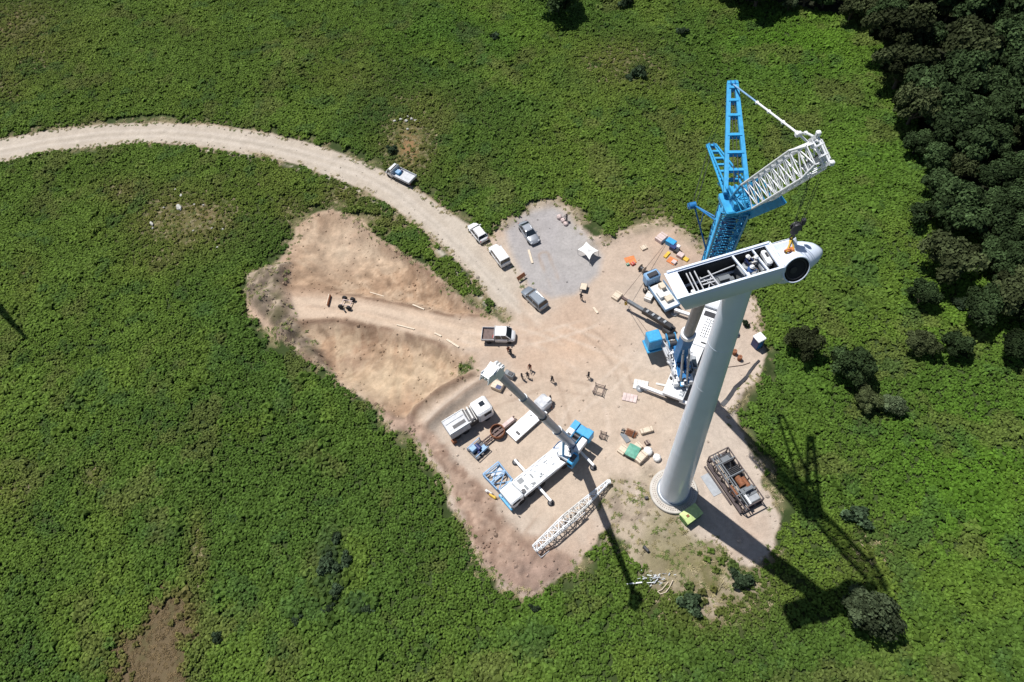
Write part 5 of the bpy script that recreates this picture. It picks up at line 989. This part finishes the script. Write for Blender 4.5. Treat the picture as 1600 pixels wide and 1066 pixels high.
q=MB(); q.beam((-h5+.1,1.15,2.5),(-h5+3.4,1.15,2.5),.08); q.beam((-h5+.1,-1.15,2.5),(-h5+3.4,-1.15,2.5),.08); q.build('box_rail','lgrey',bx)
for x in (h5-1.2,-h5+1.0,-h5+2.3):
    for s in (1,-1): wheel(t,x,s*1.02,.5,.35)
q=MB(); q.box((-h5+.2,-1.35,.45),(.6,.5,.7)); q.build('tool_locker','rust',t)
# ---- blue-grey winch machine, ring on its beam, white platform
t=gthing('winch_unit','blue-grey hydraulic winch unit at the lower left end of the brown beam','winch',748,704,R(35)); q=MB(); q.box((0,0,.25),(2.3,2.0,.25)); q.build('skid','dark',t)
q=MB(); q.rbox((-.5,.4,.75),(.9,.8,.8),.06); q.rbox((.55,-.5,.65),(.8,.7,.6),.06); q.beam((-1.1,-.9,1.1),(1.1,-.9,1.1),.1); q.beam((-1.1,.9,1.1),(1.1,.9,1.1),.1)
for x in (-1.1,1.1):
    for y in (-.9,.9): q.beam((x,y,.3),(x,y,1.15),.1)
q.build('housing','pblue',t); q=MB(); q.tube((.1,-.4,.9),(.1,.5,.9),.35,n=16); q.tube((-.5,-.6,.9),(-.2,-.6,.9),.2,n=12); q.build('drum','navy',t)
hd6,ln6,md6=pang((756,695),(806,655)); t=thing('lifting_beam','reddish brown beam carrying a round steel ring at its middle','beam',(md6.x,md6.y,0),hd6); q=MB()
for s in (-.3,.3): q.beam((-ln6/2,s,.45),(ln6/2,s,.45),.14,.3)
for k in range(7): q.box((-ln6/2+.3+k*(ln6-.6)/6,0,.5),(.12,.7,.14))
q.build('beam','brown',t); q=MB(); q.lathe((-.35,0,0),[(.92,.3),(1.02,.3),(1.02,.95),(.92,.95),(.92,.3)],n=32,cap=False); q.build('ring','rust',t); MB().lathe((-.35,0,0),[(.9,.35),(0,.35)],n=24,cap=False).build('ring_floor','brown',t)
q=MB(); q.box((1.6,.1,.64),(1.9,.55,.05)); q.build('cover_plate','bags',t)
hd7,ln7,md7=pang((799,685),(848,641)); t=thing('steel_platform','long flat white platform on the ground under the raised grey boom','platform',(md7.x,md7.y,0),hd7); q=MB(); q.rbox((0,0,.55),(ln7,2.0,.28),.03); q.build('deck','white',t)
q=MB(); q.box((-ln7/2+1.0,-.35,.705),(.35,.7,.03)); q.box((ln7/2-1.2,-.6,.705),(.2,.2,.03)); q.box((ln7/2-1.9,.3,.705),(.2,.2,.03)); q.build('lifting_socket','dark',t)
for x in (-ln7/2+.5,ln7/2-.5): MB().box((x,0,.2),(.3,2.0,.4)).build('bearer','brown',t)
t=gthing('equipment_cover','pale grey boxy cover at the upper right end of the white platform','cover',849,633,hd7); q=MB(); q.rbox((0,0,.7),(2.0,1.9,1.3),.25); q.build('shell','offw',t); q=MB(); q.rbox((.6,-.4,1.4),(.8,.6,.3),.1); q.build('hood','white',t)
t=gthing('rope_anchor','pale post with a strap beside the far end of the white platform','post',861,634,0); MB().tube((0,0,0),(0,0,.7),.15,n=10).build('post','bags',t); MB().box((0,-.3,.3),(.1,.7,.06)).build('strap','rust',t)
t=gthing('crate','pale orange-streaked crate with a dark square opening below the boom head','crate',778,605,R(-35)); MB().rbox((0,0,.4),(1.6,1.3,.8),.04).build('shell','beige',t); MB().box((.35,-.3,.82),(.75,.6,.04)).build('opening','navy',t)
t=gthing('generator','dark green generator beside the shadow of the boom head','generator',797,588,R(-40)); MB().rbox((0,0,.5),(1.5,.8,.9),.08).build('housing','grey',t); MB().rbox((.2,0,1.0),(.7,.5,.12),.03).build('top_cover','dark',t)
# ---- gravel patch items
t=gthing('shade_canopy','white four-pointed canvas canopy stretched at the right of the gravel patch','canopy',918,402,0)
pc=G(918,402); cs=[G(*p)-pc for p in ((916,385),(935,400),(921,414),(903,398))]; q=MB(); n_=6; top=Vector((0,0,1.9)); ring=[]
for i in range(4):
    a=cs[i];b=cs[(i+1)%4]; a=Vector((a.x,a.y,1.3));b=Vector((b.x,b.y,1.3))
    for k in range(n_): f_=k/n_; p=a.lerp(b,f_); p*=1-.24*math.sin(math.pi*f_)*.9; p.z=1.3+.25*math.sin(math.pi*f_); ring.append(p)
mid=[Vector((p.x*.5,p.y*.5,1.62)) for p in ring]; c0=[Vector((p.x*.06,p.y*.06,1.95)) for p in ring]
q.rings([ring,mid,c0],cap=False); q.add(c0,[tuple(range(len(c0)))]); q.build('canvas','cloth',t)
for c in cs: MB().tube((c.x,c.y,0),(c.x,c.y,1.32),.03,n=6).build('pole','lgrey',t)
bag(874,341,.45,.6,'pinkish sack at the upper end of the row on the gravel edge','bags'); bag(880,346,.42,.5,'pinkish sack in the middle of the row on the gravel edge','bags'); bag(884,351,.4,.45,'pinkish sack at the lower end of the row on the gravel edge','bags')
t=gthing('small_table','small square pale table with a dark frame on the gravel','table',912,452,R(-25)); MB().box((0,0,.74),(.95,1.15,.05)).build('top','beige',t)
for x in (-.45,.45):
    for y in (-.55,.55): MB().tube((x,y,0),(x,y,.73),.03,n=6).build('leg','dark',t)
MB().box((0,0,.70),(1.05,1.25,.04)).build('frame','dark',t)
t=gthing('site_sign','dark brown board on two legs between the van and the grey car','sign',815,437,R(30)); MB().box((0,0,.8),(1.5,.18,.6),rx=R(-35)).build('board','rust',t)
for s in (-.6,.6): MB().tube((s,0,0),(s,.1,.8),.04,n=6).build('leg','wood',t)
for x0,y0,x1,y1,w_,l in ((826,391,832,412,.35,'pale plank lying below the silver car'),(927,481,934,490,.35,'short white board alone on the open soil'),(645,477,663,484,.22,'pale plank on the cut slope between the track and the dirt ramp'),(620,508,648,515,.2,'thin pale plank on the lower side of the dirt ramp'),(679,521,690,526,.25,'short pale plank on the lower side of the dirt ramp'),(698,531,717,543,.3,'long pale plank nearest the small green patch'),(578,457,600,463,.15,'thin pale batten at the top of the dirt ramp')):
    h_,l_,m_=pang((x0,y0),(x1,y1)); o=MB().rbox((0,0,0),(l_,w_,.08),.01).build('plank','beige'); o.location=(m_.x,m_.y,gz(m_.x,m_.y)+.12); o.rotation_euler.z=h_; tag(o,l,'plank',group='loose planks')
# ---- wheeled frame on the ramp
h8,l8,m8=pang((530,480),(556,471)); h8=pang((532,475),(554,475))[0]; t=gthing('wheeled_frame','low four-wheeled trailer frame standing on the upper dirt ramp','trailer',543,476,h8-.2)
q=MB(); 
for y in (-.45,.45): q.beam((-.8,y,.55),(.8,y,.55),.1)
for x in (-.7,.7): q.beam((x,-.9,.45),(x,.9,.45),.1)
q.build('frame','bags',t)
for x in (-.7,.7):
    for s in (-1,1): wheel(t,x,s*.85,.42,.36)
q=MB(); q.tube((0,-1.2,.3),(.3,-1.5,.3),.12,n=8); q.build('jack','dark',t)
t=gthing('drag_beam','dark beam standing across the dirt ramp left of the trailer frame','beam',515,471,pang((513,479),(517,463))[0]); MB().beam((-1.0,0,.3),(1.0,0,.3),.18,.5).build('beam','rust',t); MB().beam((-1.0,.12,.58),(1.0,.12,.58),.12,.06).build('edge','beige',t)
# ---- square steel stands
for x,y,s_,l in ((936,611,1.25,'square steel stand with four corner posts on the open soil'),(942,682,.7,'smaller square steel stand between the crate heap and the blue counterweight')):
    t=gthing('steel_stand',l,'stand',x,y,R(-30)); q=MB(); h_=s_/2
    for z in (.25,.7): 
        for a_,b_ in (((-h_,-h_),(h_,-h_)),((h_,-h_),(h_,h_)),((h_,h_),(-h_,h_)),((-h_,h_),(-h_,-h_))): q.beam((*a_,z),(*b_,z),.07)
    q.build('frame','brown',t)
    for a_ in (-h_,h_):
        for b_ in (-h_,h_): MB().beam((a_,b_,0),(a_*1.15,b_*1.15,.85),.09).build('post','dark',t)
# ---- discarded white metal profiles and cable below the tower
rr=random.Random(11); q=MB(); c=G(1022,905)
for k in range(40): a=rr.gauss(0,.35); p=c+Vector((rr.gauss(0,.75),rr.gauss(0,.35),rr.uniform(.1,.5))); d_=Vector((math.cos(a),math.sin(a)+.1,rr.uniform(-.15,.15)))*rr.uniform(.1,.33); q.beam(p-d_,p+d_,rr.uniform(.04,.12),.03)
tag(q.build('metal_offcuts','lgrey'),'heap of white metal offcuts in the weeds at the end of the boom shadow','metal scrap',kind='stuff')
a=G(977,914);b=G(1003,911); q=MB(); q.beam(a+Vector((0,0,.35)),b+Vector((0,0,.35)),.14,.1); tag(q.build('metal_profile','white'),'long white metal bar lying across the tip of the boom shadow','metal bar')
pts=[G(*p)+Vector((0,0,.25)) for p in ((1051,907),(1046,918),(1040,926),(1032,929),(1027,925))]; pts+= [G(*p)+Vector((0,0,.25)) for p in ((1034,922),(1044,910))]; q=MB(); q.path(pts,.05); tag(q.build('cable_loop','beige'),'thin pale cable loop in the brown weeds right of the metal heap','cable')
h_,l_,m_=pang((1005,855),(1013,863)); o=MB().rbox((0,0,0),(l_,.35,.5),.05).build('dark_block','dark'); o.location=(m_.x,m_.y,gz(m_.x,m_.y)+.3); o.rotation_euler.z=h_; tag(o,'small dark metal block lying on the rough ground below the tower','block')
h_,l_,m_=pang((1009,777),(1011,783)); crate(1010,779,.45,.35,.4,0,'dark','tiny dark box just left of the tower plinth',name='junction_box',cat='box',bat=False)
# dark strip modelled as a cast shadow, from crane to the right soil edge
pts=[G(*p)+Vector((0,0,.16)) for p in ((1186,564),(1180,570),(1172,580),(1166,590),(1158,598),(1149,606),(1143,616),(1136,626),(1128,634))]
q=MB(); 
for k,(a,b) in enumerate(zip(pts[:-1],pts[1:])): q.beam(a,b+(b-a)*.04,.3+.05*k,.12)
tag(q.build('shadow_strip','dark'),'dark broad strip modelled as a shadow on the pinkish soil right of the tower','shadow strip')
pts=[G(*p)+Vector((0,0,.06)) for p in ((1130,575),(1145,573),(1160,571),(1172,567))]; q=MB(); q.path(pts,.05); tag(q.build('power_cable','brown'),'thin cable running to the dark shadow strip on the soil right of the tower','cable')

# ------------------------------------------------------------ people
def person(name,label,px,py,top,legs,helmet,pose='stand',face=0.,loc=None,lean=0.):
    p=loc if loc is not None else G(px,py); t=thing(name,label,'person',p,face,'people at work on the site')
    J={'pel':(0,0,.95),'ch':(0.02+lean*.5,0,1.3),'nk':(.02+lean,0,1.48),'hd':(.04+lean*1.1,0,1.6),'ls':(lean,.19,1.42),'rs':(lean,-.19,1.42),'le':(.05+lean,.27,1.15),'re':(.05+lean,-.27,1.15),'lw':(.25+lean,.24,.98),'rw':(.22+lean,-.24,.96),'lh':(0,.1,.92),'rh':(0,-.1,.92),'lk':(.06,.12,.5),'rk':(.03,-.12,.5),'la':(0,.14,.09),'ra':(-.04,-.14,.09),'lt':(.17,.15,.04),'rt':(.13,-.15,.04)}
    if pose=='walk': J.update(lk=(.2,.11,.52),la=(.26,.12,.1),lt=(.43,.12,.06),rk=(-.08,-.11,.5),ra=(-.33,-.12,.13),rt=(-.18,-.12,.05),le=(-.1,.25,1.16),lw=(-.02,.25,.93),re=(.14,-.25,1.17),rw=(.34,-.22,1.02))
    if pose=='reach': J.update(le=(.28+lean,.24,1.25),lw=(.5+lean,.18,1.15),re=(.28+lean,-.22,1.22),rw=(.5+lean,-.15,1.1))
    rad={'pel':.16,'ch':.16,'nk':.06,'hd':.1,'ls':.08,'rs':.08,'le':.055,'re':.055,'lw':.04,'rw':.04,'lh':.11,'rh':.11,'lk':.075,'rk':.075,'la':.05,'ra':.05,'lt':.045,'rt':.045}
    E=[('pel','ch'),('ch','nk'),('nk','hd'),('ch','ls'),('ch','rs'),('ls','le'),('rs','re'),('le','lw'),('re','rw'),('pel','lh'),('pel','rh'),('lh','lk'),('rh','rk'),('lk','la'),('rk','ra'),('la','lt'),('ra','rt')]
    V_={k:Vector(v) for k,v in J.items()}; R_=dict(rad)
    for s,w_,e_ in (('l','lw','le'),('r','rw','re')):      # palm, four fingers and a thumb
        d_=(V_[w_]-V_[e_]).normalized(); sx=Vector((0,1,0)); pm=V_[w_]+d_*.07; V_[s+'p']=pm; R_[s+'p']=.036; E.append((w_,s+'p'))
        for k in range(4): o=sx*(k-1.5)*.022; V_[s+'f%d'%k]=pm+d_*.035+o; V_[s+'g%d'%k]=pm+d_*(.085-.008*abs(k-1.5))+o+Vector((.01,0,-.025)); R_[s+'f%d'%k]=.01; R_[s+'g%d'%k]=.008; E+=[(s+'p',s+'f%d'%k),(s+'f%d'%k,s+'g%d'%k)]
        V_[s+'t']=pm-d_*.01+Vector((.045,0,.02)); R_[s+'t']=.01; E.append((s+'p',s+'t'))
    ks=list(V_); me=bpy.data.meshes.new('body'); me.from_pydata([V_[k] for k in ks],[(ks.index(a),ks.index(b)) for a,b in E],[])
    ob=bpy.data.objects.new('body',me); COL.objects.link(ob); sk=ob.modifiers.new('skin','SKIN'); 
    for i,k in enumerate(ks): me.skin_vertices[0].data[i].radius=(R_[k],R_[k])
    me.skin_vertices[0].data[0].use_root=True; ob.modifiers.new('sub','SUBSURF').levels=1; ob.modifiers['sub'].render_levels=1
    dg=bpy.context.evaluated_depsgraph_get(); bpy.context.view_layer.update(); m2=bpy.data.meshes.new_from_object(ob.evaluated_get(dg)); bpy.data.objects.remove(ob); m2.name='body'
    m2.materials.clear()
    for x in (top,legs,'skin','dark'): m2.materials.append(M[x])
    hz=V_['hd'].z
    for f_ in m2.polygons:
        c=f_.center; f_.use_smooth=True
        if c.z>1.5 or (c-V_['lw']).dot((V_['lw']-V_['le']).normalized())>-.01 and (c-V_['lw']).length<.25 or (c-V_['rw']).dot((V_['rw']-V_['re']).normalized())>-.01 and (c-V_['rw']).length<.25: f_.material_index=2
        elif c.z<.12: f_.material_index=3
        elif c.z<.98: f_.material_index=1
        else: f_.material_index=0
    b=bpy.data.objects.new('body',m2); COL.objects.link(b); b.parent=t; h=V_['hd']
    q=MB(); q.lathe(h+Vector((.0,0,.02)),[(.0,.15),(.06,.145),(.1,.1),(.115,.04),(.11,-.04),(.08,-.1)][::-1],n=14); q.build('hair','hair',t)
    q=MB(); q.tube(h+Vector((.1,0,-.01)),h+Vector((.135,0,-.03)),.014,.02,n=6)                     # nose
    for s in (-1,1): q.lathe(h+Vector((0,s*.108,0)),[(.0,-.01),(.025,0),(0,.015)],n=8,axis='Y')       # ears
    q.build('face','skin',t)
    q=MB()
    for s in (-1,1): q.box(h+Vector((.104,s*.035,.02)),(.012,.022,.012))
    q.box(h+Vector((.1,0,-.065)),(.012,.045,.01)); q.build('eyes_and_mouth','dark',t)
    if helmet:
        q=MB(); q.lathe(h+Vector((0,0,.05)),[(.165,0),(.135,.015),(.13,.06),(.09,.115),(.03,.135),(0,.137)],n=18); q.rbox(h+Vector((.13,0,.055)),(.1,.16,.02),.01); q.build('helmet',helmet,t)
    return t
person('person','person in dark clothes standing between the small table and the pale crates',908,469,'darkw','darkw',None,'stand',1.0)
person('person','person in dark clothes walking alone on the open soil right of the raised boom head',863,597,'darkw','darkw',None,'walk',-.9)
person('person','person in brown workwear, upper of the small group right of the boom head',829,578,'rustw','darkw',None,'reach',-2.)
person('person','person in dark workwear, lower of the small group right of the boom head',825,591,'darkw','darkw',None,'stand',1.2)
person('person','person near the dark green generator, left of the small group',816,593,'darkw','darkw',None,'stand',.3)
person('person','person in reddish-brown clothes just below the middle truck',795,551,'rustw','darkw',None,'reach',-1.2)
person('person','person bending close under the middle truck beside another person',799,555,'darkw','darkw',None,'stand',2.)
person('person','person alone in the middle of the open soil left of the steel stand',920,591,'darkw','darkw',None,'stand',2.4)
person('person','person at the far end of the white platform',861,627,'greyw','darkw',None,'stand',3.)
person('person','person leaning over the pinkish sacks on the gravel edge',886,346,'darkw','darkw',None,'reach',2.6)
T0=Vector((TX,TY,0))
person('person','white-helmeted worker in navy standing in the open nacelle',0,0,'navy','darkw','helm','reach',an-.9,loc=T0+nb(.35,.55,ZB+.55))
person('person','worker in light blue crouched in the nacelle by the cross member',0,0,'bluew','bluew','helm','reach',an+.4,loc=T0+nb(.12,-.35,ZB+.35),lean=.18)
person('person','worker in white top at the front of the open nacelle beside the gearbox',0,0,'white2','darkw','helm','reach',an+2.7,loc=T0+nb(.95,.3,ZB+.5))

# unseen pole added beyond the left edge to cast the shadow streak
e=at(46,533); hm=42.; t=thing('shadow_pole','unseen slim pole added beyond the left edge to throw its shadow tip into the bracken','shadow caster',(e.x-SX*hm,e.y-SY*hm,0)); MB().tube((0,0,0),(0,0,hm),1.0,.28,n=12).build('pole','lgrey',t)
q=MB()
for k in range(3): a=k*2.1; q.tube((0,0,hm*.8),(math.cos(a)*9,math.sin(a)*9,0),.02,n=4,cap=False)
q.build('added_guy_wire','rope',t)
